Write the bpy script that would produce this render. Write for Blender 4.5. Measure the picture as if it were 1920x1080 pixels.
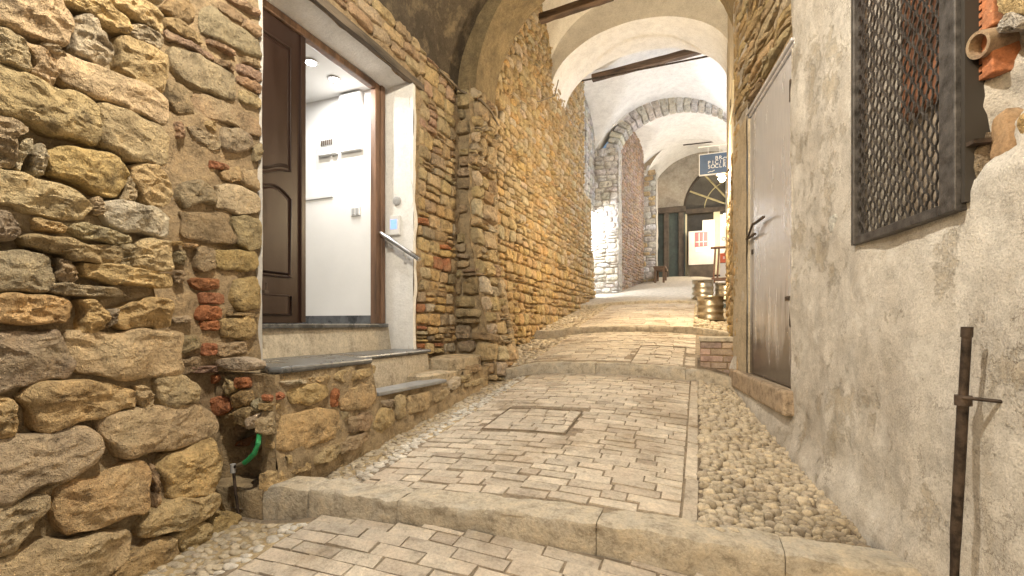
import bpy, bmesh, math, random
from mathutils import Vector, Matrix, noise
for o in list(bpy.data.objects): bpy.data.objects.remove(o)
SC = bpy.context.scene; COL = SC.collection
R = math.radians
# ------------------------------------------------------------------ camera, world, exposure
PHI = R(21.6); FPX = 880.0
cam = bpy.data.cameras.new('camera'); co = bpy.data.objects.new('camera', cam); COL.objects.link(co)
co.location = (0, 0, 0); co.rotation_euler = (R(90), 0, PHI)
cam.sensor_width = 36; cam.lens = FPX / 1920 * 36; cam.shift_y = 67 / 1920; cam.clip_start = .05; cam.clip_end = 500
SC.camera = co
wd = bpy.data.worlds.new('World'); SC.world = wd; wd.use_nodes = True
wn = wd.node_tree.nodes; sky = wn.new('ShaderNodeTexSky'); sky.sky_type = 'NISHITA'; sky.sun_disc = False
sky.sun_elevation = R(14); sky.sun_rotation = R(200); sky.dust_density = 4.0; sky.ozone_density = .4
wn['Background'].inputs[1].default_value = 0.11
wd.node_tree.links.new(sky.outputs[0], wn['Background'].inputs[0])
SC.view_settings.view_transform = 'Standard'; SC.view_settings.look = 'None'; SC.view_settings.gamma = 1
SC.view_settings.exposure = 0.16
LAMP_P = dict(near=310, warm=255, cool=270, bay3=115, bay4=100, bay5=110, room=13)
SC.cycles.max_bounces = 6; SC.cycles.diffuse_bounces = 4; SC.cycles.glossy_bounces = 3; SC.cycles.transmission_bounces = 2
# ------------------------------------------------------------------ projection helpers (survey of the photo)
sP, cP = math.sin(PHI), math.cos(PHI)
def ray(x, y):
    X = (x - 960) / FPX; return (X * cP - sP, X * sP + cP, (607 - y) / FPX)
def onX(x, y, X0):
    d = ray(x, y); t = X0 / d[0]; return (d[1] * t, d[2] * t)           # (Y, z) on a wall X = X0
def onY(x, y, Y0):
    d = ray(x, y); t = Y0 / d[1]; return (d[0] * t, d[2] * t)           # (X, z) on a wall Y = Y0
def onR(x, y):
    d = ray(x, y); t = .9704 / (d[0] + .148 * d[1]); return (d[1] * t, d[2] * t)
def XR(Y): return .9704 - .148 * Y                                       # line of the right-hand plastered wall
# ------------------------------------------------------------------ mesh helpers
def tag(o, label=None, cat=None, group=None, kind=None):
    if label: o['label'] = label
    if cat: o['category'] = cat
    if group: o['group'] = group
    if kind: o['kind'] = kind
    return o
def link(o, parent=None, world=True):
    COL.objects.link(o)
    if parent is not None:
        o.parent = parent
        if world and parent.type == 'EMPTY': o.matrix_parent_inverse = parent.matrix_basis.inverted()
    return o
def empty(name, loc, label, cat, group=None, rz=0, kind=None):
    o = bpy.data.objects.new(name, None); COL.objects.link(o); o.location = loc; o.rotation_euler = (0, 0, rz)
    o.empty_display_size = .1
    return tag(o, label, cat, group, kind)
def setT(me, tint):
    if tint is not None:
        a = me.color_attributes.new('tint', 'FLOAT_COLOR', 'POINT')
        if isinstance(tint, list): vals = [c for t in tint for c in (t[0], t[1], t[2], 1)]
        else: vals = [tint[0], tint[1], tint[2], 1] * len(me.vertices)
        a.data.foreach_set('color', vals)
def mesh(name, vs, fs, mat, parent=None, smooth=False, tint=None, world=True):
    me = bpy.data.meshes.new(name); me.from_pydata([tuple(v) for v in vs], [], fs); me.update()
    if smooth: me.polygons.foreach_set('use_smooth', [True] * len(me.polygons))
    setT(me, tint)
    if mat: me.materials.append(mat)
    return link(bpy.data.objects.new(name, me), parent, world)
class MB:
    def __init__(s): s.v = []; s.f = []; s.t = []
    def add(s, vs, fs, tint=None):
        n = len(s.v); s.v += [tuple(v) for v in vs]; s.f += [tuple(i + n for i in f) for f in fs]
        if tint is not None: s.t += [tint] * len(vs)
        return s
    def box(s, a, b, M=None):
        x0, y0, z0 = a; x1, y1, z1 = b
        vs = [Vector(p) for p in ((x0,y0,z0),(x1,y0,z0),(x1,y1,z0),(x0,y1,z0),(x0,y0,z1),(x1,y0,z1),(x1,y1,z1),(x0,y1,z1))]
        if M is not None: vs = [M @ v for v in vs]
        return s.add(vs, [(0,3,2,1),(4,5,6,7),(0,1,5,4),(1,2,6,5),(2,3,7,6),(3,0,4,7)])
    def tube(s, pts, r, n=8, cap=True):
        pts = [Vector(p) for p in pts]; rr = r if isinstance(r, (list, tuple)) else [r] * len(pts); b = len(s.v)
        up = Vector((0, 0, 1))
        for i, p in enumerate(pts):
            t = (pts[min(i + 1, len(pts) - 1)] - pts[max(i - 1, 0)]).normalized()
            a = t.cross(up)
            if a.length < .05: a = t.cross(Vector((1, 0, 0)))
            a.normalize(); c = t.cross(a)
            for k in range(n):
                w = 2 * math.pi * k / n; s.v.append(tuple(p + (a * math.cos(w) + c * math.sin(w)) * rr[i]))
        for i in range(len(pts) - 1):
            for k in range(n):
                k2 = (k + 1) % n; s.f.append((b + i*n + k, b + i*n + k2, b + (i+1)*n + k2, b + (i+1)*n + k))
        if cap: s.f.append(tuple(b + k for k in range(n))[::-1]); s.f.append(tuple(b + (len(pts)-1)*n + k for k in range(n)))
        return s
    def lathe(s, prof, c=(0,0,0), n=24):
        b = len(s.v)
        for (r, z) in prof:
            for k in range(n):
                w = 2*math.pi*k/n; s.v.append((c[0] + r*math.cos(w), c[1] + r*math.sin(w), c[2] + z))
        for i in range(len(prof) - 1):
            for k in range(n):
                k2 = (k+1) % n; s.f.append((b+i*n+k, b+i*n+k2, b+(i+1)*n+k2, b+(i+1)*n+k))
        s.f.append(tuple(b+k for k in range(n))[::-1]); s.f.append(tuple(b+(len(prof)-1)*n+k for k in range(n)))
        return s
    def build(s, name, mat, parent=None, bevel=0, smooth=False, tint=None, world=True, seg=2):
        me = bpy.data.meshes.new(name); me.from_pydata(s.v, [], s.f); me.update()
        bm = bmesh.new(); bm.from_mesh(me); bmesh.ops.recalc_face_normals(bm, faces=bm.faces)
        if bevel: bmesh.ops.bevel(bm, geom=[e for e in bm.edges if e.calc_face_angle(0) > .5], offset=bevel, segments=seg, affect='EDGES', profile=.5)
        bm.to_mesh(me); bm.free()
        if smooth:
            me.polygons.foreach_set('use_smooth', [True]*len(me.polygons))
            try: me.set_sharp_from_angle(angle=R(40))
            except Exception: pass
        setT(me, s.t if (s.t and len(s.t) == len(me.vertices)) else tint)
        if mat: me.materials.append(mat)
        return link(bpy.data.objects.new(name, me), parent, world)
def N(x, y, z=0): return noise.noise((x, y, z))
def fbm(p, o=4): return noise.fractal(p, 1.0, 2.0, o)
# ------------------------------------------------------------------ materials
MATS = {}
def nodes(name):
    m = bpy.data.materials.new(name); m.use_nodes = True; nt = m.node_tree; nt.nodes.clear()
    out = nt.nodes.new('ShaderNodeOutputMaterial'); b = nt.nodes.new('ShaderNodeBsdfPrincipled'); nt.links.new(b.outputs[0], out.inputs[0])
    MATS[name] = m
    return m, nt, b
def tex(nt, kind, vec, **kw):
    n = nt.nodes.new(kind)
    for k, v in kw.items(): n.inputs[k].default_value = v
    if vec: nt.links.new(vec, n.inputs['Vector'])
    return n
def ramp(nt, fac, stops):
    n = nt.nodes.new('ShaderNodeValToRGB'); e = n.color_ramp.elements
    while len(e) < len(stops): e.new(.5)
    for i, (p, c) in enumerate(stops):
        e[i].position = p; e[i].color = (c, c, c, 1) if isinstance(c, (int, float)) else (*c, 1)
    nt.links.new(fac, n.inputs[0]); return n
def mix(nt, typ, fac, a, b):
    n = nt.nodes.new('ShaderNodeMix'); n.data_type = 'RGBA'; n.blend_type = typ
    for k, v in ((0, fac), (6, a), (7, b)):
        if hasattr(v, 'links') or hasattr(v, 'is_linked'): nt.links.new(v, n.inputs[k])
        else: n.inputs[k].default_value = v if isinstance(v, (int, float)) else (*v, 1)
    return n.outputs[2]
def coords(nt, rnd=False, scale=None):
    t = nt.nodes.new('ShaderNodeTexCoord'); v = t.outputs['Object']
    if rnd: v = nt.nodes.new('ShaderNodeNewGeometry').outputs['Position']
    if rnd:
        oi = nt.nodes.new('ShaderNodeObjectInfo'); ad = nt.nodes.new('ShaderNodeVectorMath'); ad.operation = 'MULTIPLY_ADD'
        nt.links.new(oi.outputs['Random'], ad.inputs[0]); ad.inputs[1].default_value = (3.7, 5.3, 7.1); nt.links.new(v, ad.inputs[2]); v = ad.outputs[0]
    if scale:
        mp = nt.nodes.new('ShaderNodeMapping'); mp.inputs['Scale'].default_value = scale; nt.links.new(v, mp.inputs[0]); v = mp.outputs[0]
    return v
def bump(nt, b, hs, dist=.004, strength=.8):
    prev = None
    for h, d in hs:
        n = nt.nodes.new('ShaderNodeBump'); n.inputs['Strength'].default_value = strength; n.inputs['Distance'].default_value = d
        nt.links.new(h, n.inputs['Height'])
        if prev: nt.links.new(prev, n.inputs['Normal'])
        prev = n.outputs[0]
    nt.links.new(prev, b.inputs['Normal'])
def stone_mat(name, base=None, rnd=False, sc=1.0, rough=.88, bmp=1.0, mott=.7, alt=(.5,.42,.27), altf=.35, dark=(.07,.052,.036), darkf=.6, spec=.3, speck=.35):
    """tinted rough stone: tint attribute or a fixed colour, mottled, lichen/dirt patches with their own shape, grain bump"""
    m, nt, b = nodes(name); L = nt.links.new; v = coords(nt, rnd)
    if base is None:
        a = nt.nodes.new('ShaderNodeAttribute'); a.attribute_name = 'tint'; col = a.outputs['Color']
    else:
        rg = nt.nodes.new('ShaderNodeRGB'); rg.outputs[0].default_value = (*base, 1); col = rg.outputs[0]
    if rnd:
        oi = nt.nodes.new('ShaderNodeObjectInfo'); hv = nt.nodes.new('ShaderNodeHueSaturation')
        mr = nt.nodes.new('ShaderNodeMapRange'); mr.inputs[3].default_value = .82; mr.inputs[4].default_value = 1.14
        L(oi.outputs['Random'], mr.inputs[0]); L(mr.outputs[0], hv.inputs['Value']); L(col, hv.inputs['Color']); col = hv.outputs[0]
    n1 = tex(nt, 'ShaderNodeTexNoise', v, Scale=10*sc, Detail=6.0, Roughness=.72)
    n2 = tex(nt, 'ShaderNodeTexNoise', nt.nodes.new('ShaderNodeNewGeometry').outputs['Position'] if rnd else v, Scale=3.3*sc, Detail=5.0, Roughness=.65)
    if rnd:
        n5 = tex(nt, 'ShaderNodeTexNoise', nt.nodes.new('ShaderNodeNewGeometry').outputs['Position'], Scale=1.7, Detail=7.0, Roughness=.7); col = mix(nt, 'MULTIPLY', .8, col, ramp(nt, n5.outputs[0], [(.36, (.62,.56,.48)), (.5, (1,1,1)), (.65, (1.12,1.13,1.14))]).outputs[0])
    n3 = tex(nt, 'ShaderNodeTexNoise', v, Scale=60*sc, Detail=3.0, Roughness=.75)
    col = mix(nt, 'MULTIPLY', mott, col, ramp(nt, n1.outputs[0], [(.34, (.42,.4,.37)), (.5, (1,1,1)), (.66, (1.32,1.27,1.18))]).outputs[0])
    col = mix(nt, 'MIX', ramp(nt, n2.outputs[0], [(.5, 0), (.64, altf)]).outputs[0], col, alt)
    sx = nt.nodes.new('ShaderNodeSeparateColor'); L(n1.outputs[1], sx.inputs[0])
    col = mix(nt, 'MIX', ramp(nt, sx.outputs[2], [(.56, 0), (.66, darkf)]).outputs[0], col, dark)
    col = mix(nt, 'MULTIPLY', speck, col, ramp(nt, n3.outputs[0], [(.34, .5), (.6, 1.18)]).outputs[0])
    L(col, b.inputs['Base Color']); b.inputs['Roughness'].default_value = rough; b.inputs['Specular IOR Level'].default_value = spec
    bump(nt, b, [(n1.outputs[0], .085*bmp/sc), (n3.outputs[0], .012*bmp/sc)])
    return m
def plain(name, col, rough=.5, metal=0, var=.15, sc=6, bmp=.001, spec=.5, stretch=None, emit=None, rnd=False, bsc=None):
    m, nt, b = nodes(name); v = coords(nt, rnd, stretch)
    n1 = tex(nt, 'ShaderNodeTexNoise', v, Scale=sc, Detail=7.0, Roughness=.65)
    c = mix(nt, 'MULTIPLY', 1.0, col, ramp(nt, n1.outputs[0], [(.3, 1-var*1.6), (.7, 1+var)]).outputs[0])
    nt.links.new(c, b.inputs['Base Color'])
    b.inputs['Metallic'].default_value = metal; b.inputs['Specular IOR Level'].default_value = spec
    rr = ramp(nt, n1.outputs[0], [(.3, max(0, rough-.1)), (.7, min(1, rough+.1))]); nt.links.new(rr.outputs[0], b.inputs['Roughness'])
    if bmp:
        n2 = tex(nt, 'ShaderNodeTexNoise', v, Scale=bsc or sc*6, Detail=5.0, Roughness=.7); bump(nt, b, [(n2.outputs[0], bmp)])
    if emit: b.inputs['Emission Color'].default_value = (*emit[0], 1); b.inputs['Emission Strength'].default_value = emit[1]
    return m
def plaster(name, c1, c2, c3, sc=1.0, bmp=1.0, streak=True, stain=.5, rough=.9, grit=70, mul=.55, crack=0):
    m, nt, b = nodes(name); v = coords(nt); L = nt.links.new
    vs = coords(nt, scale=(1, 1, .28)) if streak else v
    n1 = tex(nt, 'ShaderNodeTexNoise', v, Scale=1.7*sc, Detail=5.0, Roughness=.7)
    n2 = tex(nt, 'ShaderNodeTexNoise', vs, Scale=4.2*sc, Detail=5.0, Roughness=.66)
    n3 = tex(nt, 'ShaderNodeTexNoise', v, Scale=grit, Detail=4.0, Roughness=.75)
    n4 = tex(nt, 'ShaderNodeTexNoise', v, Scale=11*sc, Detail=6.0, Roughness=.75)
    col = mix(nt, 'MIX', ramp(nt, n1.outputs[0], [(.38, 0), (.6, 1)]).outputs[0], c1, c2)
    col = mix(nt, 'MIX', ramp(nt, n2.outputs[0], [(.5, 0), (.66, stain)]).outputs[0], col, c3)
    col = mix(nt, 'MULTIPLY', mul, col, ramp(nt, n4.outputs[0], [(.34, .55), (.58, 1.08)]).outputs[0])
    col = mix(nt, 'MULTIPLY', mul*.9, col, ramp(nt, n3.outputs[0], [(.36, .45), (.56, 1.12)]).outputs[0])
    hs = [(n4.outputs[0], .022*bmp), (n3.outputs[0], .009*bmp)]
    if crack:
        wv = nt.nodes.new('ShaderNodeVectorMath'); wv.operation = 'MULTIPLY_ADD'; L(n4.outputs[1], wv.inputs[0]); wv.inputs[1].default_value = (.35,.35,.35); L(v, wv.inputs[2])
        vc = tex(nt, 'ShaderNodeTexVoronoi', wv.outputs[0], Scale=1.6); vc.feature = 'DISTANCE_TO_EDGE'
        ln = ramp(nt, vc.outputs[0], [(.0, 1), (.010, 0)]); mk = ramp(nt, n1.outputs[0], [(.50, 0), (.56, crack)])
        ml = nt.nodes.new('ShaderNodeMath'); ml.operation = 'MULTIPLY'; L(ln.outputs[0], ml.inputs[0]); L(mk.outputs[0], ml.inputs[1])
        col = mix(nt, 'MIX', ml.outputs[0], col, (.17,.14,.11))
        n6 = tex(nt, 'ShaderNodeTexNoise', v, Scale=2.6, Detail=8.0, Roughness=.78)      # spalled skin and damp blotches
        col = mix(nt, 'MULTIPLY', ramp(nt, n6.outputs[0], [(.53, 0), (.62, .75)]).outputs[0], col, (.70,.64,.54))
        col = mix(nt, 'MIX', ramp(nt, n6.outputs[0], [(.36, .45), (.43, 0)]).outputs[0], col, (.78,.77,.74))
        hs.append((ramp(nt, n6.outputs[0], [(.55, 1), (.58, 0)]).outputs[0], .004))
    L(col, b.inputs['Base Color']); b.inputs['Roughness'].default_value = rough; b.inputs['Specular IOR Level'].default_value = .25
    bump(nt, b, hs)
    return m
M_ST = stone_mat('stone', sc=1.0)
M_STF = stone_mat('stone_far', sc=.8, bmp=1.2)
M_MORT = stone_mat('mortar', base=(.40,.31,.195), sc=1.4, bmp=.8, alt=(.4,.33,.23), darkf=.35)
M_MORTB = stone_mat('mortar_brown', base=(.40,.30,.185), sc=1.6, bmp=1.0, alt=(.42,.32,.2), darkf=.45)
M_MORTF = stone_mat('mortar_far', base=(.40,.30,.175), sc=1.2, bmp=.9, alt=(.42,.33,.2), darkf=.3)
M_BRK = stone_mat('paving_brick', rnd=True, sc=1.3, bmp=.28, alt=(.52,.44,.36), altf=.55, darkf=.28, mott=.5, rough=.75)
M_COB = stone_mat('cobble', rnd=True, sc=2.2, bmp=.25, alt=(.45,.4,.32), altf=.3, darkf=.3, rough=.7)
M_BED = stone_mat('paving_bed', base=(.27,.22,.165), sc=2.0, bmp=.4, alt=(.32,.27,.2), darkf=.4)
M_BEDD = stone_mat('gutter_bed', base=(.17,.135,.10), sc=2.0, bmp=.4, alt=(.25,.2,.15), darkf=.4)
M_GUT = stone_mat('gutter_mortar', base=(.46,.37,.235), sc=2.2, bmp=.5, alt=(.42,.35,.24), darkf=.3)
M_STEP = stone_mat('step_stone', base=(.48,.43,.35), sc=1.6, bmp=.4, alt=(.48,.46,.42), altf=.5, darkf=.28, rough=.8)
M_PLR = plaster('render_right', (.50,.465,.42), (.64,.615,.575), (.75,.735,.705), bmp=.6, stain=.6, grit=150, crack=.8)
M_PLB = plaster('render_beige', (.48,.41,.30), (.54,.47,.36), (.42,.36,.27), bmp=.35, stain=.3)
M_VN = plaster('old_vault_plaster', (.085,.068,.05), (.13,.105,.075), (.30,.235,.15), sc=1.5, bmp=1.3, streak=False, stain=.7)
M_VW = plaster('white_vault_plaster', (.78,.765,.745), (.83,.82,.80), (.70,.69,.68), sc=.7, bmp=.35, streak=False, stain=.4, mul=.3)
M_END = plaster('end_wall_plaster', (.34,.30,.25), (.42,.38,.32), (.24,.205,.165), sc=1.2, bmp=.5, streak=False, stain=.5)
M_ARC = plaster('arch_plaster', (.20,.152,.085), (.28,.215,.12), (.12,.095,.065), sc=2, bmp=.9, streak=False, stain=.5)
M_JMB = plaster('jamb_white', (.80,.79,.77), (.85,.84,.82), (.70,.68,.65), sc=1.4, bmp=.35, streak=False, stain=.35, grit=60, mul=.16)
M_ROOM = plain('room_white', (.82,.81,.79), .7, var=.03, sc=2, bmp=.002, bsc=9)
M_CONC = plaster('riser_cement', (.50,.44,.35), (.58,.52,.42), (.30,.25,.19), sc=2.2, bmp=.4, stain=.55)
M_SLATE = plain('slate', (.12,.125,.13), .30, var=.4, sc=7, bmp=.002)
M_TREAD = plain('grey_slate', (.27,.275,.28), .6, var=.2, sc=9, bmp=.003)
M_WOODD = plain('dark_door_wood', (.028,.0135,.0095), .36, var=.15, sc=9, bmp=.0004, stretch=(1,1,.12))
M_WOODF = plain('frame_wood', (.20,.115,.07), .6, var=.45, sc=16, bmp=.003, stretch=(1,1,.1))
M_WOODB = plain('old_beam_wood', (.13,.085,.055), .85, var=.6, sc=12, bmp=.012, stretch=(.15,1,1))
M_LINT = plain('lintel_wood', (.15,.12,.09), .85, var=.5, sc=16, bmp=.008, stretch=(1,.1,1))
M_STEEL = plain('stainless', (.62,.61,.59), .28, 1.0, var=.08, bmp=0)
M_IRON = plain('rusty_iron', (.075,.055,.043), .6, .5, var=.7, sc=22, bmp=.003)
M_GRATE = plain('grate_iron', (.12,.115,.115), .5, .65, var=.45, sc=26, bmp=.002)
def painted_sheen_metal():
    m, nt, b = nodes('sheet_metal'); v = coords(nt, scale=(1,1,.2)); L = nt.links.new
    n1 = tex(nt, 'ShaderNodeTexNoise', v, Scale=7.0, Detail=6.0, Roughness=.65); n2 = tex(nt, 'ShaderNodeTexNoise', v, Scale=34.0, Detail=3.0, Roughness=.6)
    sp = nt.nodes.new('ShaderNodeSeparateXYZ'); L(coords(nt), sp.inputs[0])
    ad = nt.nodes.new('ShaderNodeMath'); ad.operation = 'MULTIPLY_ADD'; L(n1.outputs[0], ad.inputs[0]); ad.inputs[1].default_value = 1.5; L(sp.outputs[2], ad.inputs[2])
    c = mix(nt, 'MIX', ramp(nt, ad.outputs[0], [(.5, 0), (1.35, 1)]).outputs[0], (.13,.11,.10), (.70,.72,.79))      # reflection painted in: colour pales with height, over brown paint below
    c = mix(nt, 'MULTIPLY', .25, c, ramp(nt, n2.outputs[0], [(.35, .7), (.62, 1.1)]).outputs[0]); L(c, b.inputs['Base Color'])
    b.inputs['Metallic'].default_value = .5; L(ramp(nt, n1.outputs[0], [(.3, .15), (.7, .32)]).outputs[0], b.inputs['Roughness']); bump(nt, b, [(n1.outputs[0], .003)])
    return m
M_DOORM = painted_sheen_metal()
M_KEG = plain('keg_steel', (.52,.47,.38), .36, .95, var=.2, sc=9, bmp=.001)
M_RUST = plain('rust_sheet', (.27,.12,.065), .85, .1, var=.8, sc=4, bmp=.01)
M_DARK = plain('dark_recess', (.075,.058,.045), .9, var=.4, sc=5, bmp=.004)
M_WHITE = plain('white_plastic', (.75,.75,.74), .4, var=.03, bmp=0)
M_GREY = plain('grey_plastic', (.42,.42,.42), .45, var=.05, bmp=0)
M_CREAM = plain('cream_paint', (.62,.55,.38), .6, var=.12, sc=4)
M_BOARD = plain('poster_board', (.56,.51,.47), .7, var=.08, sc=3)
M_RED = plain('poster_red', (.55,.09,.10), .6, var=.1, sc=8, bmp=0)
M_PAPER = plain('paper', (.72,.68,.64), .7, var=.06, bmp=0)
M_SIGN = plain('sign_blue', (.085,.135,.25), .45, var=.15, sc=6, bmp=0)
M_WRITE = plain('sign_white', (.82,.83,.85), .5, var=.02, bmp=0)
M_INK = plain('ink', (.04,.035,.03), .7, var=.1, bmp=0)
M_GLASS = plain('dark_glass', (.07,.062,.048), .12, 0, var=.2, bmp=0, spec=.6)
M_FANB = plain('fan_bars', (.50,.43,.24), .5, var=.2, bmp=0)
M_GREEN = plain('green_hose', (.02,.24,.085), .4, var=.1, bmp=0)
M_TERRA = stone_mat('terracotta', base=(.44,.175,.085), sc=2.5, bmp=.3, alt=(.5,.33,.22), darkf=.3)
M_BENCH = plain('bench_wood', (.15,.09,.05), .65, var=.4, sc=14, bmp=.003)
M_STAND = plain('stand_wood', (.22,.10,.045), .5, var=.35, sc=14, bmp=.002)
M_GDOOR = plain('dark_green_paint', (.035,.05,.042), .6, var=.4, sc=5)
M_CABLE = plain('cable', (.20,.16,.11), .7, bmp=0)
M_SCREEN = plain('screen', (.05,.1,.5), .3, var=0, bmp=0, emit=((.25,.4,1.0), 1.6))
def emis(name, c, s):
    m, nt, b = nodes(name); b.inputs['Base Color'].default_value = (1,1,1,1); b.inputs['Emission Color'].default_value = (*c, 1); b.inputs['Emission Strength'].default_value = s
    return m
M_BULBW = emis('bulb_warm', (1,.82,.5), 60); M_BULBC = emis('bulb_cool', (.93,.96,1), 40); M_LIT = emis('lit_pane', (1,.93,.75), 3.0)
for m_ in (M_BULBW, M_BULBC, M_LIT, M_SCREEN): m_.cycles.emission_sampling = 'NONE'
PAL = dict(t=(.52,.40,.235), o=(.54,.38,.195), y=(.56,.405,.20), g=(.45,.36,.235), d=(.36,.285,.19), p=(.56,.47,.34), b=(.47,.20,.10), r=(.44,.30,.205), n=(.41,.30,.185))
def tint(k, rg, j=.14):
    c = PAL[k]; a = 1 + rg.uniform(-j, j); return (c[0]*a*(1+rg.uniform(-.05,.05)), c[1]*a, c[2]*a*(1+rg.uniform(-.1,.1)))
# ------------------------------------------------------------------ stones
def grow(p, f):
    cx = sum(q[0] for q in p)/len(p); cy = sum(q[1] for q in p)/len(p); return [(cx+(x-cx)*f, cy+(y-cy)*f) for x, y in p]
def chaikin(p, n=2):
    for _ in range(n):
        q = []
        for i in range(len(p)):
            a, b = p[i], p[(i+1) % len(p)]
            q += [(a[0]*.86+b[0]*.14, a[1]*.86+b[1]*.14), (a[0]*.14+b[0]*.86, a[1]*.14+b[1]*.86)]
        p = q
    return p
def resample(p, K):
    L = [0]
    for i in range(len(p)): a, b = p[i], p[(i+1) % len(p)]; L.append(L[-1] + math.hypot(b[0]-a[0], b[1]-a[1]))
    out = []; j = 0
    for k in range(K):
        d = L[-1]*k/K
        while L[j+1] < d: j += 1
        f = (d-L[j]) / max(1e-9, L[j+1]-L[j]); a, b = p[j], p[(j+1) % len(p)]
        out.append((a[0]+(b[0]-a[0])*f, a[1]+(b[1]-a[1])*f))
    return out
def stone_geo(poly, W, dep, seed, K=16, M=4, back=.05, rough=1.0, lift=0.0, smoothn=1, square=9.0):
    rg = random.Random(seed); b = resample(chaikin(poly, smoothn), K)
    A = cx = cy = 0
    for i in range(K):
        x0, y0 = b[i]; x1, y1 = b[(i+1) % K]; w = x0*y1-x1*y0; A += w; cx += (x0+x1)*w; cy += (y0+y1)*w
    if abs(A) < 1e-9: return None
    cx /= 3*A; cy /= 3*A; size = math.sqrt(abs(A)/2); ox, oy = rg.uniform(0, 99), rg.uniform(0, 99)
    planes = []
    for j in range(7):
        w = rg.uniform(0, 6.28); planes.append((math.cos(w), math.sin(w), rg.uniform(.6, 1.05), rg.uniform(.1, 1.15)))
    vs = []; rings = [1.0] + [1 - (m/M)**1.45 if m else 1.0 for m in range(M)]
    fq = 1.5/max(size, .04); fine = K >= 20
    for ri, r in enumerate(rings):
        for (x, y) in b:
            px, py = cx+(x-cx)*r, cy+(y-cy)*r
            jx = size*.09*rough*N(px*fq*1.7+ox, py*fq*1.7, 3); jy = size*.07*rough*N(px*fq*1.7, py*fq*1.7+oy, 13)
            if ri == 0: vs.append(W(px+jx, py+jy, -back)); continue
            prof = (max(0, 1-r**square))**.5
            u, v_ = (px-cx)/size, (py-cy)/size
            h = min(1.0, min(c - k*(u*gx+v_*gy) for gx, gy, c, k in planes))
            n = fbm((px*fq+ox, py*fq+oy, seed*.37), 4)*.24*rough
            if fine: n += (noise.ridged_multi_fractal((px*fq*1.6+oy, py*fq*2.4+ox, seed*.7), 1.0, 2.1, 4, 1.0, 2.0)-1.0)*.22*rough + N(px*60+ox, py*60+oy, seed)*.07*rough
            d = dep*(prof*max(.28, h) + n*(.3+.7*prof)) + lift
            vs.append(W(px+jx, py+jy, d))
    fs = []
    nr = len(rings)
    for m in range(nr-1):
        for k in range(K):
            k2 = (k+1) % K; fs.append((m*K+k, m*K+k2, (m+1)*K+k2, (m+1)*K+k))
    fs.append(tuple((nr-1)*K+k for k in range(K)))
    if A < 0: fs = [f[::-1] for f in fs]
    return vs, fs
def stone(poly, W, dep, seed, tnt, parent, name='stone', mat=None, flip=False, **kw):
    g = stone_geo(poly, W, dep, seed, **kw)
    if not g: return None
    vs, fs = g
    if flip: fs = [f[::-1] for f in fs]
    o = mesh(name, vs, fs, mat or M_ST, parent, True, tnt)
    if kw.get('K', 16) >= 20: o.data.set_sharp_from_angle(angle=R(30))
    return o
def WX(X0, batter=None):                         # wall facing +X
    if batter: return lambda s, z, d: (X0 + d + batter(s, z), s, z)
    return lambda s, z, d: (X0 + d, s, z)
def WY(Y0): return lambda s, z, d: (s, Y0 - d, z)   # wall facing the camera (-Y)
NRX = 1/math.hypot(1, .148); NRY = .148*NRX
def WR(s, z, d): return (XR(s) - d*NRX, s - d*NRY, z)
def rubble(s0, s1, z0, z1, hr, wr, rg, mask=None, gap=.012, jit=.2, split=.22):
    out = []; z = z0; ci = 0; sd = rg.uniform(0, 99)
    def zz(s, zb, i): return zb + .35*hr[0]*N(s*2.3+sd, i*7.7, sd) 
    while z < z1:
        h = rg.uniform(*hr); s = s0 - rg.uniform(0, wr[1])
        while s < s1:
            w = rg.uniform(*wr)*(h/((hr[0]+hr[1])/2))**.35
            a, b = max(s, s0), min(s+w, s1); s += w
            if b-a < wr[0]*.35: continue
            parts = [(0, 1)] if rg.random() > split else [(0, rg.uniform(.4,.6)), None]
            if len(parts) == 2: parts[1] = (parts[0][1], 1)
            for (f0, f1) in parts:
                def P(ss, f):
                    lo, hi = zz(ss, z, ci), zz(ss, z+h, ci+1); return lo+(hi-lo)*f
                g = gap*rg.uniform(.5, 1.3); k = lambda: rg.uniform(-jit, jit)*h*.5
                m = (a+b)/2+k()
                p = [(a+g+abs(k()), P(a, f0)+g+abs(k())*.6), (m, P(m, f0)+g+k()*.3), (b-g-abs(k()), P(b, f0)+g+abs(k())*.6), (b-g+k()*.3, P(b, (f0+f1)/2)),
                     (b-g-abs(k()), P(b, f1)-g-abs(k())*.6), (m+k(), P(m, f1)-g+k()*.3), (a+g+abs(k()), P(a, f1)-g-abs(k())*.6), (a+g+k()*.3, P(a, (f0+f1)/2))]
                if mask is None or mask((a+b)/2, (P(m, f0)+P(m, f1))/2): out.append(p)
        z += h; ci += 1
    return out
def grid(name, W, ss, zs, amp, mat, parent=None, skip=None, seed=0, fq=3.0, dfn=None, tnt=None, flip=False):
    vs = []; ns, nz = len(ss), len(zs)
    for z in zs:
        for s in ss:
            d = amp*(fbm((s*fq+seed, z*fq, seed*1.3), 5)) + (dfn(s, z) if dfn else 0); vs.append(W(s, z, d))
    fs = []
    for j in range(nz-1):
        for i in range(ns-1):
            if skip and skip((ss[i]+ss[i+1])/2, (zs[j]+zs[j+1])/2): continue
            f = (j*ns+i, j*ns+i+1, (j+1)*ns+i+1, (j+1)*ns+i); fs.append(f[::-1] if flip else f)
    return mesh(name, vs, fs, mat, parent, True, tnt)
def lin(a, b, st):
    n = max(1, int(round((b-a)/st))); return [a+(b-a)*i/n for i in range(n+1)]
def sst(a, b, x): t = max(0, min(1, (x-a)/(b-a))); return t*t*(3-2*t)
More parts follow.
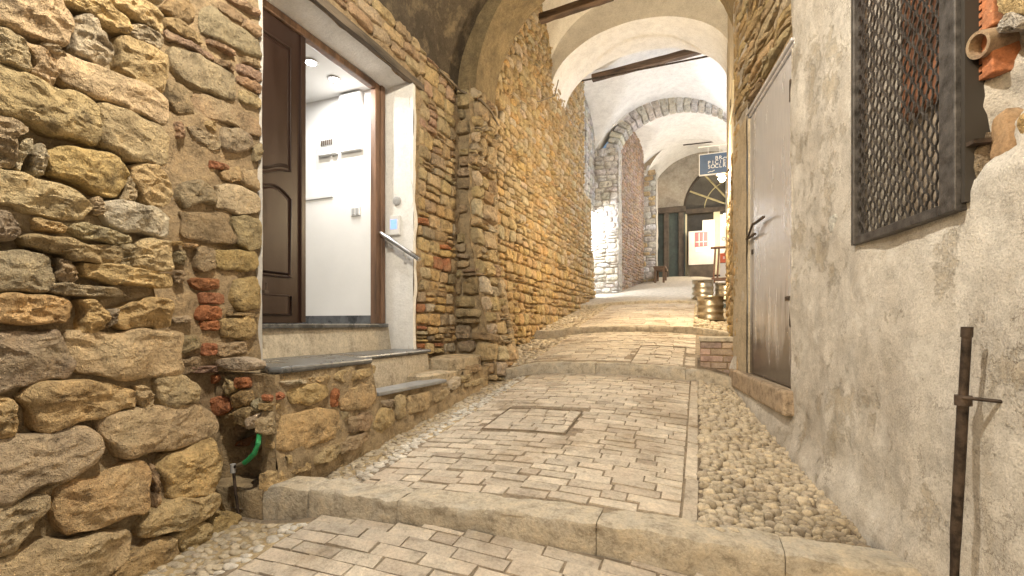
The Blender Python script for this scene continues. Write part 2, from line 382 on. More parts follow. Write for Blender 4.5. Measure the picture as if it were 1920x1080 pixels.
TILES = dict(A=(0,0,.2963), B=(0,280,.2963), C=(0,560,.2963), D=(0,760,.2963), E=(200,760,.2963), F=(290,0,.2778), G=(290,280,.2778), H=(290,540,.315), P=(480,660,.2778), Q=(680,600,.2408))
def trace(txt, un):
    out = []
    for ln in txt.strip().splitlines():
        h, body = ln.split(':'); tl, k = h.split(); ox, oy, sc = TILES[tl]; pts = []
        for w in body.split():
            x, y = w.split(','); pts.append(un(ox+float(x)*sc, oy+float(y)*sc))
        out.append((k, grow(pts, 1.055)))
    return out
# ================================================================== GROUND
def fy1(X): return 1.65 + .10*(max(-1.75, X)+1.6) + .012*N(X*2, 3)
def fy2(X): return 4.42 - .02*(X+.8) + .02*N(X*2, 9)
def fy3(X): return 6.42 + .01*N(X*2, 5)
def fy4(X): return 9.3 + .02*N(X*2, 15)
def camb(X):
    c = -.028*min(1.3, abs((X+.76)/.74))**2
    c -= .085*sst(.02, .5, X)
    c -= .07*sst(1.52, 2.0, -X)
    return c
def G(X, Y):
    if Y < fy1(X): return -.838 + .11*(Y-1.8) - .042*(X+.8) + camb(X)
    if Y < fy2(X): return -.745 + .11*(Y-1.9) + camb(X)
    if Y < fy3(X): return -.36 + .135*(Y-4.5) + camb(X)
    if Y < fy4(X): return -.035 + .15*(Y-6.45) + camb(X)*.8
    return .44 + .15*(Y-9.4) + camb(X)*.5
def onG(x, y):
    d = ray(x, y); t = .5
    while t < 30 and d[2]*t > G(d[0]*t, d[1]*t): t += .01
    return d[0]*t, d[1]*t
def slope(Y): return .11 if Y < 4.42 else (.135 if Y < 6.42 else .15)
rg = random.Random(11)
gp = MB().box((-60,-60,-3.2), (60,60,-3.0)).build('ground', M_BED); tag(gp, 'dark earth ground beneath the alley', 'ground', kind='structure')
# beds of the four paved flights
def bed(name, Ya, Yb, mat, label, dz=-.010, st=.05):
    ss = lin(-2.6, 1.3, .05); fa, fb = Ya, Yb
    vs = []; rows = lin(0, 1, st/2.0)
    for r in rows:
        for x in ss:
            a, b = fa(x)+.006, fb(x)-.004; y = a+(b-a)*r; vs.append((x, y, G(x, y)+dz+.003*fbm((x*7, y*7, 1), 3)))
    n = len(ss); fs = [(j*n+i, j*n+i+1, (j+1)*n+i+1, (j+1)*n+i) for j in range(len(rows)-1) for i in range(n-1)]
    return tag(mesh(name, vs, fs, mat, None, True), label, 'paving', kind='structure')
bed1 = bed('brick_pavement', lambda x: -3.0, fy1, M_BED, 'lowest flight of brick paving in front of the nearest stone step')
bed2 = bed('brick_pavement', fy1, fy2, M_BED, 'second flight of brick paving, with a square inspection cover, above the nearest step')
bed3 = bed('brick_pavement', fy2, fy3, M_BED, 'third flight of brick paving beside the low brick block')
bed4 = bed('brick_pavement', fy3, fy4, M_GUT, 'fourth flight of worn paving beside the front steel keg')
bed5 = bed('alley_pavement', fy4, lambda x: 19.0, M_GUT, 'far smooth paving under the white vaults', dz=0, st=.25)
bed5.data.materials.clear(); bed5.data.materials.append(stone_mat('far_paving', base=(.45,.40,.33), sc=1.4, bmp=.3, alt=(.5,.46,.4), darkf=.2))
# brick meshes: worn bevelled blocks, unit length and depth
def brick_mesh(i):
    r = random.Random(100+i); m = MB().box((-.5,-.5,-.05), (.5,.5,0)); me = bpy.data.meshes.new('brick'); me.from_pydata(m.v, [], m.f)
    bm = bmesh.new(); bm.from_mesh(me)
    bmesh.ops.bevel(bm, geom=[e for e in bm.edges if all(v.co.z > -.01 for v in e.verts)] , offset=.016, segments=1, affect='EDGES')
    for v in bm.verts:
        if v.co.z > -.02: v.co += Vector((r.uniform(-.014,.014), r.uniform(-.022,.022), r.uniform(-.003,.002)))
    for v in bm.verts:
        if abs(v.co.x) > .48 or abs(v.co.y) > .48: v.co.z -= .004 if v.co.z > -.02 else 0
    bm.to_mesh(me); bm.free()
    c = r.choice([(.49,.43,.36),(.52,.46,.385),(.46,.395,.325),(.54,.485,.41),(.50,.445,.375),(.44,.375,.305)]); setT(me, c); me.materials.append(M_BRK); return me
BM = [brick_mesh(i) for i in range(14)]
def put_brick(parent, x0, x1, y0, y1, dz=0):
    cx, cy = (x0+x1)/2, (y0+y1)/2; sl = slope(cy); o = bpy.data.objects.new('brick', rg.choice(BM)); link(o, parent)
    cx_s = (G(cx+.05, cy)-G(cx-.05, cy))/.1
    o.location = (cx, cy, G(cx, cy)+dz+rg.uniform(-.003, .003)); o.rotation_euler = (math.atan(sl)+rg.uniform(-.015,.015), -math.atan(cx_s)+rg.uniform(-.008,.008), rg.uniform(-.012,.012))
    o.scale = (x1-x0, (y1-y0), 1)
    return o
MH = []   # inspection covers: (x0,x1,y0,y1)
a = onG(905, 803); b_ = onG(1062, 812); c_ = onG(1085, 768); MH.append((a[0], b_[0]-.01, (a[1]+b_[1])/2, c_[1]-.02))
a = onG(1182, 680); c_ = onG(1300, 653); MH.append((a[0], -.12, a[1], c_[1]))
def pave(parent, Ya, Yb, x0, x1, row, lr, gap=.004, ymin=-9, near=True):
    Y = max(ymin, Ya(-.8)); j = 0
    while Y < Yb(-.8)+.05:
        x = x0; off = .95 if j % 2 else .45
        first = True
        while x < x1-.03:
            L = rg.uniform(*lr)*(off if first else 1)*(.55 if (not first and rg.random() < .12) else 1); first = False; xe = min(x1, x+L)
            if x1-xe < .07: xe = x1
            sk = lambda X: (Ya(X)-Ya(-.8))*max(0, 1-(Y-Ya(-.8))/.8) if Ya is not None else 0
            ya, yb = Y+sk((x+xe)/2), Y+row+sk((x+xe)/2)
            cx, cy = (x+xe)/2, (ya+yb)/2
            inside = False; bx0, bx1 = x, xe
            for m in MH:
                if yb > m[2]-.008 and ya < m[3]+.008:
                    if m[0] < cx < m[1]: inside = True
                    elif cx <= m[0]: bx1 = min(bx1, m[0]-.005)
                    else: bx0 = max(bx0, m[1]+.005)
                elif m[0] < cx < m[1] and False: pass
            if bx1-bx0 < .03: inside = True
            lim = Yb(cx)-.006
            if not inside and ya < lim-.03 and ya > Ya(cx)-.01: put_brick(parent, bx0+gap/2, bx1-gap/2, ya+gap/2, min(yb, lim)-gap/2)
            x = xe
        Y += row*rg.uniform(.95, 1.05); j += 1
XL, XRB = -1.53, -.062
pave(bed1, lambda x: .35, fy1, -1.58, 1.0, .074, (.19,.225), ymin=.35)
pave(bed2, lambda x: fy1(x)+.17, fy2, XL, XRB, .072, (.165,.205))
pave(bed3, lambda x: fy2(x)+.16, fy3, -1.62, -.02, .076, (.17,.21))
pave(bed4, lambda x: fy3(x)+.14, fy4, -1.6, -.05, .15, (.24,.36))
for i, m in enumerate(MH):
    p = empty('inspection_cover', (m[0], m[2], G(m[0], m[2])), ['large square brick-filled inspection cover in the second flight of paving', 'smaller brick-filled inspection cover near the low brick block'][i], 'manhole cover', 'inspection covers in the paving')
    fr = MB(); t = .005
    def fb(x0, x1, y0, y1):
        n = 6; vs = []; 
        for k in range(n+1):
            f = k/n
            for (u, w) in ((0,0),(1,0),(1,1),(0,1)):
                pass
        q = [(x0,y0),(x1,y0),(x1,y1),(x0,y1)]; vs = [(x, y, G(x, y)+.001) for x, y in q]+[(x, y, G(x, y)-.03) for x, y in q]
        fr.add(vs, [(0,1,2,3),(4,7,6,5),(0,4,5,1),(1,5,6,2),(2,6,7,3),(3,7,4,0)])
    xm = (m[0]+m[1])/2
    for xa, xb in ((m[0]-t, xm), (xm, m[1]+t)): fb(xa, xb, m[2]-t, m[2]); fb(xa, xb, m[3], m[3]+t)
    fb(m[0]-t, m[0], m[2], m[3]); fb(m[1], m[1]+t, m[2], m[3])
    fr.build('frame', M_BED, p)
    y = m[2]+.003
    while y < m[3]-.04:
        x = m[0]+.003
        while x < m[1]-.03:
            xe = min(m[1]-.003, x+rg.uniform(.13,.2)); put_brick(p, x, xe-.006, y, min(y+.072, m[3]-.003)); x = xe
        y += .076
# border strip along the right gutter
def border(parent, Y0, Y1, xa, xb):
    y = Y0
    while y < Y1-.05:
        L = min(Y1, y+rg.uniform(.28,.5)); o = put_brick(parent, xa, xb, y+.004, L-.004, .003); o.name = 'border_block'; y = L
border(bed2, 1.885, 4.40, -.055, .0)
# cobbles
def cob_mesh(i):
    r = random.Random(300+i); vs = [(0,0,1)]; n = 8
    for (rr, z) in ((.66,.9),(.96,.55),(1.0,0),(.9,-.3)):
        for k in range(n): w = 2*math.pi*k/n; vs.append((rr*math.cos(w)*(1+.0*r.random())+r.uniform(-.12,.12), rr*math.sin(w)+r.uniform(-.12,.12), z+r.uniform(-.09,.09)))
    fs = [(0, 1+k, 1+(k+1) % n) for k in range(n)]
    for m in range(3):
        for k in range(n): k2 = (k+1) % n; a = 1+m*n; fs.append((a+k, a+n+k, a+n+k2, a+k2))
    me = bpy.data.meshes.new('cobble'); me.from_pydata(vs, [], fs); me.polygons.foreach_set('use_smooth', [True]*len(me.polygons))
    c = r.choice([(.49,.43,.335),(.44,.385,.31),(.53,.46,.35),(.40,.36,.30),(.50,.43,.31)]); setT(me, c); me.materials.append(M_COB); return me, vs, fs, c
CM = [cob_mesh(i) for i in range(10)]
WHC = []
for i in range(4):
    me = CM[i][0].copy(); a = me.color_attributes['tint']; a.data.foreach_set('color', [.60,.57,.52,1]*len(me.vertices)); WHC.append((me, CM[i][1], CM[i][2], (.58,.56,.52)))
def cobbles(parent, region, Y0, Y1, sp, size, rise, limit, label_rest, pick=lambda x, y: CM, ang=(-.5,.5), bias=0.0):
    pts = []; y = Y0; j = 0
    while y < Y1:
        xa, xb = region(y); x = xa+(sp*.5 if j % 2 else 0)
        while x < xb: pts.append((x+rg.uniform(-.3,.3)*sp, y+rg.uniform(-.3,.3)*sp*.6)); x += sp*rg.uniform(.85,1.2)
        y += sp*.62; j += 1
    pts.sort(key=lambda p: p[0]**2+p[1]**2); rest = MB()
    for i, (x, y) in enumerate(pts):
        me, vs, fs, c = rg.choice(pick(x, y)); a = rg.uniform(*ang)+bias; s = size*rg.uniform(.75,1.2); sc = (s, s*rg.uniform(.42,.62), s*rise*rg.uniform(.7,1.3))
        z = G(x, y)-.013+rg.uniform(-.004,.004)
        if i < limit:
            o = bpy.data.objects.new('cobble', me); link(o, parent); o.location = (x, y, z); o.rotation_euler = (.12+rg.uniform(-.2,.2), rg.uniform(-.2,.2), a); o.scale = sc
        else:
            M = Matrix.Translation((x, y, z)) @ Matrix.Rotation(a, 4, 'Z') @ Matrix.Diagonal((*sc, 1)); rest.add([M @ Vector(v) for v in vs], fs, c)
    if rest.v:
        o = mesh('cobbles', rest.v, rest.f, M_COB, parent, True, rest.t); tag(o, kind='stuff')
gr2 = tag(grid('cobble_gutter', lambda s, z, d: (s, z, G(s, z)-.009+d), lin(.004, .9, .05), lin(1.90, 4.39, .05), .004, M_BEDD), 'gutter of dark upright cobbles at the foot of the plastered wall', 'gutter', kind='structure')
cobbles(gr2, lambda y: (.03, XR(y)+.03), 1.93, 4.38, .042, .027, 1.0, 300, '')
gl2 = tag(grid('cobble_gutter', lambda s, z, d: (s, z, G(s, z)-.009+d), lin(-2.4, XL-.004, .05), lin(1.86, 4.39, .05), .004, M_GUT), 'sandy cobbled gutter along the foot of the doorstep wall', 'gutter', kind='structure')
cobbles(gl2, lambda y: (-1.98, XL-.02), 1.90, 4.38, .052, .030, .36, 300, '', pick=lambda x, y: WHC if x > -1.68+.07*N(y*3, 1) else CM)
gl1 = tag(grid('cobble_gutter', lambda s, z, d: (s, z, G(s, z)-.009+d), lin(-2.4, -1.59, .05), lin(.3, 1.60, .05), .004, M_GUT), 'cobbled gutter at the foot of the big rough stones', 'gutter', kind='structure')
cobbles(gl1, lambda y: (-2.1, -1.6), .5, 1.60, .056, .032, .36, 290, '', pick=lambda x, y: WHC if x > -1.68+.05*N(y*3, 1) else CM)
gl3 = tag(grid('cobble_gutter', lambda s, z, d: (s, z, G(s, z)-.009+d), lin(-2.4, -1.63, .06), lin(4.58, 9.28, .06), .004, M_GUT, skip=lambda s, z: 6.38 < z < 6.60), 'golden cobbled gutter along the long lit stone wall', 'gutter', kind='structure')
cobbles(gl3, lambda y: (-2.28, -1.64) if not 6.38 < y < 6.6 else (0, -1), 4.62, 9.2, .075, .04, .6, 0, '')
gr3 = tag(grid('cobble_gutter', lambda s, z, d: (s, z, G(s, z)-.009+d), lin(-.01, .6, .06), lin(6.62, 9.28, .06), .004, M_GUT), 'rough cobbled gutter under the kegs', 'gutter', kind='structure')
cobbles(gr3, lambda y: (.0, .42), 6.65, 9.2, .075, .04, .9, 0, '')
# stone steps
def step(label, fy, dep, top, bot, xs):
    p = empty('stone_step', (xs[0], fy(xs[0]), bot(xs[0])), label, 'step', 'stone steps across the alley')
    for i in range(len(xs)-1):
        x0, x1 = xs[i]+.0015, xs[i+1]-.0015; n = max(4, int((x1-x0)/.045)); prof = []
        vs = []; sd = i*3.1; lift = rg.uniform(-.006,.006)
        pr = [(0,-9),(0,.25),(.0,.6),(.012,.84),(.05,.96),(.13,1.0),(.3,1.0),(.5,1.0),(.75,1.0),(.97,1.0),(1,.93),(1,-9)]
        for k in range(n+1):
            x = x0+(x1-x0)*k/n; e = .005*(1 if k in (0, n) else 0); y0 = fy(x); t, b = top(x)+lift, bot(x)
            for (u, w) in pr:
                y = y0+dep*u+ (e if u < .5 else -e); z = b-.06 if w == -9 else b+(t-b)*w - (e*.8 if w > .8 else 0)
                nn = fbm((x*6+sd, y*6, z*8), 5)*.016 + .008*N(x*26, y*26, z*26)
                vs.append((x, y+(nn if u < .06 else 0), z+(nn*.6 if w > .6 else 0)))
        m = len(pr); fs = [(k*m+j, k*m+j+1, (k+1)*m+j+1, (k+1)*m+j) for k in range(n) for j in range(m-1)]
        fs += [tuple(range(m)), tuple(n*m+j for j in range(m))[::-1]]
        mesh('step_block', vs, [f[::-1] for f in fs], M_MORT if (i == 0 and len(xs) == 7) else M_STEP, p, True).data.set_sharp_from_angle(angle=R(38))
    return p
step('nearest worn stone step, broad and pale, across the foot of the alley', fy1, .165, lambda x: -.756-.045*sst(-.3, .6, x)-.05*sst(1.85, 2.0, -x), lambda x: G(x, fy1(x)-.03)-.005, [-2.32,-1.93,-1.66,-1.2,-.36,.28,.86])
step('second stone step, below the low brick block', fy2, .15, lambda x: -.372+camb(x)*.9, lambda x: G(x, fy2(x)-.03)-.005, [-1.92,-.9,-.1,.36])
step('third stone step, thin and golden, just below the front keg', fy3, .13, lambda x: -.03+camb(x)*.6, lambda x: G(x, fy3(x)-.03)-.01, [-2.3,-1.5,-.6,.05,.36])
step('farthest stone step, at the edge of the cool light', fy4, .14, lambda x: .445+camb(x)*.6, lambda x: G(x, fy4(x)-.03)-.01, [-2.3,-1.2,-.3,.4])
# ================================================================== LEFT: near rough wall (big stones)
XA = -2.12
def batA(s, z): return .09*sst(-.25, -.95, z) if False else .09*sst(.25, .95, -z)
WA = WX(XA, batA)
def unA(x, y):
    s, z = onX(x, y, XA)
    for _ in range(6): s, z = onX(x, y, XA + batA(s, z))
    return s, z
TA = """A t: -60,-60 360,-60 380,20 440,120 445,180 415,290 260,250 130,190 -60,110
A o: 380,0 560,-40 620,0 800,130 820,190 800,225 620,140 520,80 390,30
A t: 640,-10 720,-60 860,0 1000,100 1025,180 1005,215 860,140 740,60
A p: 475,110 560,105 610,150 640,200 690,290 700,400 670,415 560,370 470,320
A g: 825,150 920,180 1015,230 1020,290 1000,315 860,255 825,220
A t: 770,250 830,245 1030,340 1040,400 1035,530 1020,575 930,540 790,460 765,330
A t: -60,190 30,195 110,250 180,340 180,430 130,440 0,400 -60,380
A t: 140,265 230,290 300,330 350,420 345,520 310,530 180,460 220,400 190,330
A g: 260,275 330,295 420,345 410,360 320,345
A t: 370,375 430,350 560,400 760,480 940,560 1030,620 1045,700 1030,780 960,760 720,650 470,560 400,480
A t: -60,390 20,425 180,490 300,545 480,600 610,670 615,850 580,905 440,860 200,780 -60,700
A t: 635,680 690,665 860,740 990,810 1045,890 1050,990 1020,1035 880,1025 740,975 650,920 640,800
A p: 108,900 200,880 185,960 150,1010 130,1075 105,1060
B p: 205,25 225,-20 255,-30 280,70 268,160 200,150
B p: 800,170 832,200 848,300 838,340 758,332 790,260
A n: -60,745 60,770 175,830 95,870 90,1000 80,1060 0,1055 -60,1050
B o: 325,20 400,-10 560,0 680,40 770,110 790,190 730,290 690,295 560,240 340,160 320,80
B o: 830,110 960,90 1040,160 1070,260 1040,350 930,340 880,250 840,160
B t: -60,120 60,150 260,215 430,260 520,320 545,380 500,440 360,435 120,390 90,350 -60,350
B n: 580,310 630,305 645,410 590,415 575,360
B p: 670,340 760,320 900,370 960,355 1060,430 1055,540 1040,560 880,530 700,480 665,400
B d: -60,390 40,400 105,470 118,540 80,570 0,575 -60,560
B o: 195,435 280,445 400,480 390,530 230,510
B g: 410,470 540,470 700,515 810,555 820,600 700,595 520,560 450,520
B n: 180,570 240,540 400,570 560,600 740,620 760,680 720,725 460,700 380,660 190,620
B g: 750,605 825,605 835,740 760,745
B t: 850,610 900,570 1050,580 1070,640 1075,760 1000,765 860,740 840,660
B d: -60,640 60,650 250,660 310,690 320,830 300,890 180,905 -60,890
B t: 350,690 420,700 470,760 460,840 380,840 350,800 370,740
B o: 525,730 650,725 900,760 1050,790 1075,830 1060,880 900,865 700,845 560,800
B d: 330,850 420,840 560,865 740,880 790,930 560,930 330,910
C o: -60,-20 380,-10 440,40 435,110 390,150 0,150 -60,140
C o: 505,15 560,5 600,20 670,90 650,180 600,205 500,215 530,150 530,80
C g: 670,80 740,60 720,150 670,185
C o: 755,80 830,20 940,-5 1050,10 1065,100 1040,175 920,180 790,185 745,150
C d: -60,225 150,215 360,215 400,270 435,370 430,490 300,510 140,545 -60,600
C t: 440,240 560,215 760,220 920,195 1100,220 1130,300 1120,450 980,490 820,500 640,480 500,450 470,350
C o: 140,630 230,560 400,525 700,530 820,570 830,690 700,730 430,800 300,840 225,820 200,700
C y: -60,620 30,630 75,650 90,780 75,870 -60,880
C t: 845,560 900,545 960,600 965,660 930,690 880,670
C t: 970,520 1080,480 1160,500 1240,560 1240,640 1130,680 1030,680 1010,600
D g: -60,240 200,195 530,145 615,180 645,265 610,360 500,430 330,480 100,580 -60,620
E t: -40,80 60,60 220,20 440,0 560,0 650,50 665,150 640,210 500,250 330,270 160,325 90,300 20,220 0,170
D o: 370,620 410,540 520,480 640,470 780,390 890,360 925,470 925,640 880,680 720,720 600,770 500,790 440,820 390,740
E y: 330,380 460,290 620,220 650,230 710,310 715,440 680,540 480,585 400,560 370,460
E n: 275,380 310,390 320,480 340,600 310,640 300,520 280,440
E t: 220,740 300,680 400,600 520,580 680,560 700,640 640,720 480,770 330,825 230,820
D g: -60,650 140,610 295,570 290,640 200,780 80,910 -60,960
D t: -60,1010 200,920 400,860 560,830 800,800 820,850 800,960 700,1060 560,1120 -60,1180
E o: 40,1080 110,1000 240,920 310,850 400,840 460,930 470,1040 440,1120 0,1140
E t: 410,830 520,770 640,750 670,820 660,910 560,980 480,910
E o: 680,740 780,680 840,710 850,790 830,880 760,970 690,1000 670,900"""
wA = empty('rough_stone_wall', (XA, 1.0, -1), 'rough wall of big ochre boulders and blocks at the left edge, nearest the camera', 'stone wall')
SA = trace(TA, unA)
YE = lambda z: 1.33 + .27*sst(.28, .95, -z) + .02*N(z*3, 4)      # ragged end of this wall
def batgrid(s, z): return -.028
vsA = []
ssA = lin(-3.0, 1, .05); 
g1 = grid('mortar', lambda s, z, d: WA(s*(YE(z)+3.0)/4.0-.75-.0, z, d) if False else WA(-3.0+(YE(z)-.03+3.0)*s, z, d), lin(0, 1, .006), lin(-1.15, 1.95, .025), .05, M_MORT, wA, dfn=lambda s, z: -.040, seed=2, fq=5)
# end face of the wall, turned towards the doorway
mb = []
zs = lin(-1.15, 1.95, .05)
vs = []; fs = []
for z in zs:
    for k in range(5): vs.append((XA-.035+batA(0, z)-.06*k + .015*N(z*6, k), YE(z)-.03+.012*N(z*9, k*2), z))
for j in range(len(zs)-1):
    for k in range(4): fs.append((j*5+k, j*5+k+1, (j+1)*5+k+1, (j+1)*5+k))
mesh('end_face', vs, [f[::-1] for f in fs], M_MORT, wA, True)
rA = random.Random(5)
for i, (k, p) in enumerate(SA):
    p = grow(p, 1.045)
    sx = max(q[0] for q in p)-min(q[0] for q in p)
    stone(p, WA, rA.uniform(.045,.065)*(.75 if sx < .06 else 1), 20+i, tint(k, rA), wA, K=60, M=12, back=.07, rough=1.15, square=11)
# the same wall carries on behind the camera: regular rubble
for i, p in enumerate(rubble(-.6, .74, -.95, 1.9, (.10,.17), (.16,.34), rA)):
    stone(p, WA, rA.uniform(.035,.055), 200+i, tint(rA.choice('ttogn'), rA), wA, K=16, M=4)
for i, p in enumerate(rubble(.74, 1.32, 1.22, 1.9, (.10,.16), (.16,.3), rA)):
    stone(p, WA, rA.uniform(.035,.055), 400+i, tint(rA.choice('ttogn'), rA), wA, K=16, M=4)
# ================================================================== LEFT: house wall with the doorway
XB = -2.32; WB = WX(XB); unB = lambda x, y: onX(x, y, XB)
DY0, DY1, DZ1, DZ0 = 1.965, 3.49, 2.10, -.23
house = empty('stone_house', (XB, 2.7, -.8), 'stone house front with an open doorway, white jambs and slate doorstep', 'house')
TB = """F n: 50,60 100,-20 200,-10 255,50 255,110 210,150 150,130
F g: 290,100 340,50 400,55 480,130 560,190 620,230 710,290 710,370 690,385 560,330 440,280 330,240 285,180
F r: 430,20 480,30 590,110 580,160 500,120 430,60
F r: 600,120 710,190 710,260 650,230 595,170
F r: 500,-40 700,70 710,110 600,60 480,-10
F t: 60,120 130,130 240,200 300,240 315,300 280,290 140,230 70,190
F r: 70,200 180,260 380,370 390,410 300,370 200,310 80,260
F r: 350,260 440,300 530,340 540,380 420,320 360,300
F r: 400,390 520,450 525,490 400,425
F g: 110,320 200,330 300,380 430,440 520,510 530,600 530,680 430,640 260,590 160,540 115,450
F t: 590,380 700,420 710,470 600,430
F r: 560,430 710,490 710,555 560,490
F r: 560,505 710,570 710,640 550,560
F t: 560,600 710,660 715,740 580,690
F n: 250,630 330,640 480,700 640,770 700,850 700,910 650,910 520,850 420,810 300,790 250,700
F g: 200,870 260,840 330,890 430,940 440,1000 370,1010 280,960
F d: 450,860 560,870 640,920 660,990 600,1020 480,1030 440,960
F o: 310,820 400,820 410,890 340,870
F r: 130,820 180,830 190,930 140,940
F n: 70,540 150,570 250,620 240,700 260,780 150,760 80,680
F t: 660,1000 715,960 715,1080 670,1090
G b: 370,70 490,110 490,140 360,125
G o: 440,150 560,110 580,200 530,225 460,200
G d: 160,240 260,200 380,260 410,320 390,370 300,360 200,400 160,340
G p: 400,240 560,250 690,310 695,430 560,430 420,400 420,330
G n: 170,430 300,420 400,430 500,510 545,600 520,640 400,630 200,600
G t: 510,460 600,450 710,480 710,660 650,680 560,640 550,560
G t: 590,130 660,150 700,250 690,290 600,230
G o: 95,625 170,620 180,645 110,655
G o: 205,635 280,640 270,665 205,665
G n: 280,660 400,670 410,800 330,830 270,800
G y: 410,690 560,680 680,700 690,800 600,820 420,810
G b: 240,870 420,870 435,940 300,955 250,920
G b: 290,970 450,970 460,1040 310,1045
G y: 520,890 680,860 710,950 690,1060 560,1090 500,1050
G t: 110,820 190,815 190,890 130,910
G d: 140,680 200,690 190,780 140,770
H b: 280,100 385,110 380,190 240,190 240,160
H b: 265,200 380,195 380,250 280,255
H y: 430,145 560,150 610,160 600,175 440,165
H o: 390,180 560,170 600,210 590,280 540,305 410,290 385,240
H b: 280,330 360,330 360,400 280,400
H t: 370,330 540,315 545,390 380,410
H g: 90,180 200,160 210,200 110,215
H d: 130,290 260,280 270,350 140,400
H n: 125,430 260,410 280,480 150,520
H r: 200,470 360,460 370,500 210,510"""
rB = random.Random(7)
for i, (k, p) in enumerate(trace(TB, unB)):
    stone(p, WB, rB.uniform(.022,.045), 600+i, tuple(c*.84 for c in tint(k, rB)), house, K=36, M=8, back=.05, rough=1.2, name='brick' if k in 'br' else 'stone', square=8, lift=.008)  # tint darkened: shade of the recessed wall strip put into the stone colour
stepz = lin(-1.05, 2.5, .05); 
def skB(s, z): return DY0 < s < DY1 and DZ0-.05 < z < DZ1
ssB = sorted(set(lin(1.2, DY0, .04)+lin(DY0, DY1, .06)+lin(DY1, 4.5, .04))); zsB = sorted(set(lin(-1.05, DZ0-.05, .05)+lin(DZ0-.05, DZ1, .05)+lin(DZ1, 2.5, .04)))
grid('mortar', WB, ssB, zsB, .045, M_MORTB, house, skip=skB, dfn=lambda s, z: -.016-.006*sst(3.4, 3.6, s), seed=7, fq=4)
# masonry right of the door and above the lintel (coursed rubble fields)
fields = rubble(3.60, 4.27, -.28, 2.45, (.07,.15), (.13,.26), rB, gap=.009) + rubble(1.36, 3.62, 2.22, 2.47, (.09,.13), (.2,.34), rB, gap=.009)
for i, p in enumerate(fields):
    z = sum(q[1] for q in p)/8; k = rB.choice('ttnrg') if z > 1.2 else rB.choice('tonptoyd' if rB.random() > .1 else 'b')
    stone(p, WB, rB.uniform(.022,.042), 800+i, tint(k, rB), house, K=22, M=5, back=.05)
# lintel, reveals, threshold
XF = -2.60                                              # plane of the door frame
nz = lambda a, b, st: lin(a, b, st)
grid('lintel_soffit', lambda s, z, d: (z, s, DZ1 - .0 + d*1.0 + .06*(z-XF)), lin(DY0-.02, DY1+.01, .05), lin(XF, XB+.012, .04), .012, M_JMB, house, flip=True, seed=3)
grid('jamb', lambda s, z, d: (s, DY1 - d, z), lin(XF, XB+.012, .03), lin(DZ0, DZ1+.01, .06), .008, M_JMB, house, seed=5)
grid('jamb', lambda s, z, d: (s, DY0 + d, z), lin(XF, XB+.012, .03), lin(DZ0, DZ1+.01, .06), .008, M_JMB, house, seed=6, flip=True)
grid('jamb_edge', WX(XB+.014), lin(DY1-.004, DY1+.10, .02), lin(DZ0, DZ1+.05, .03), .016, M_JMB, house, seed=9, dfn=lambda s, z: -.05*sst(DY1+.04+.03*N(z*5, 2), DY1+.10, s))
lb = MB()
n = 24
for k in range(n+1):
    y = DY0-.1+(DY1-DY0+.26)*k/n
    for (dx, dz) in ((-.03,.0),(.016,.0),(.022,.015),(.022,.045),(.014,.065),(-.03,.07)):
        lb.v.append((XB+dx+.01*N(y*4, dz*20), y, DZ1+.004+dz+.008*N(y*3, dx*30, 2)))
for k in range(n):
    for j in range(6): j2 = (j+1) % 6; lb.f.append((k*6+j, k*6+j2, (k+1)*6+j2, (k+1)*6+j))
lb.f += [tuple(range(6)), tuple(n*6+j for j in range(6))]
lb.build('lintel_beam', M_LINT, house, smooth=True)
MB().box((XF-.10, DY0-.02, -.03), (XF+.11, DY1-.10, .0)).build('threshold', M_SLATE, house, bevel=.006)
grid('step_riser', WX(XF+.075), lin(DY0, DY1-.06, .05), lin(DZ0-.01, -.03, .03), .01, M_CONC, house, seed=4, dfn=lambda s, z: .03*(1-(z+.24)/.22)+.0)
# door frame and the closed leaf
df = empty('double_door', (XF, DY0, 0), 'dark brown panelled door leaf standing closed in the left half of the lit doorway', 'door')
MB().box((XF-.06, DY1-.135, 0), (XF+.0, DY1-.075, DZ1-.0)).build('frame_post', M_WOODF, df, bevel=.008)
MB().box((XF-.045, DY1-.075, 0), (XF+.018, DY1-.025, DZ1+.0)).build('frame_post', M_WOODF, df, bevel=.01)
MB().box((XF-.06, DY0, DZ1-.055), (XF+.0, DY1-.136, DZ1-.0)).build('frame_head', M_WOODF, df, bevel=.008)
LF0, LF1 = DY0-.0, 2.565; XFL = XF-.02
leaf = MB().box((XFL-.05, LF0, .004), (XFL, LF1, DZ1-.058)).build('leaf', M_WOODD, df, bevel=.005)
def moulding(path, r=.008):
    return MB().tube(path, r, 6, cap=True)
def panel(y0, y1, z0, z1, arch=0, low=0):
    P = []; n = 14
    top = [(y0+(y1-y0)*k/n, z1+arch*math.sin(math.pi*k/n)-(.02*math.sin(2*math.pi*k/n) if arch else 0)) for k in range(n+1)]
    bot = [(y1+(y0-y1)*k/n, z0-low*math.sin(math.pi*k/n)+(.025*math.sin(2*math.pi*k/n) if low else 0)) for k in range(n+1)]
    pts = top+bot; c = (sum(p[0] for p in pts)/len(pts), sum(p[1] for p in pts)/len(pts))
    path = [(XFL+.004, p[0], p[1]) for p in pts]; o = moulding(path+[path[0], path[1]]).build('panel_moulding', M_WOODD, leaf, smooth=True)
    vs = []; 
    for f, d in ((.90,.002),(.80,.016)): vs += [(XFL+d, c[0]+(p[0]-c[0])*f, c[1]+(p[1]-c[1])*(1-(1-f)*.45)) for p in pts]
    m = len(pts); fs = [(k, (k+1) % m, m+(k+1) % m, m+k) for k in range(m)]+[tuple(m+k for k in range(m))]
    mesh('raised_panel', vs, fs, M_WOODD, leaf)
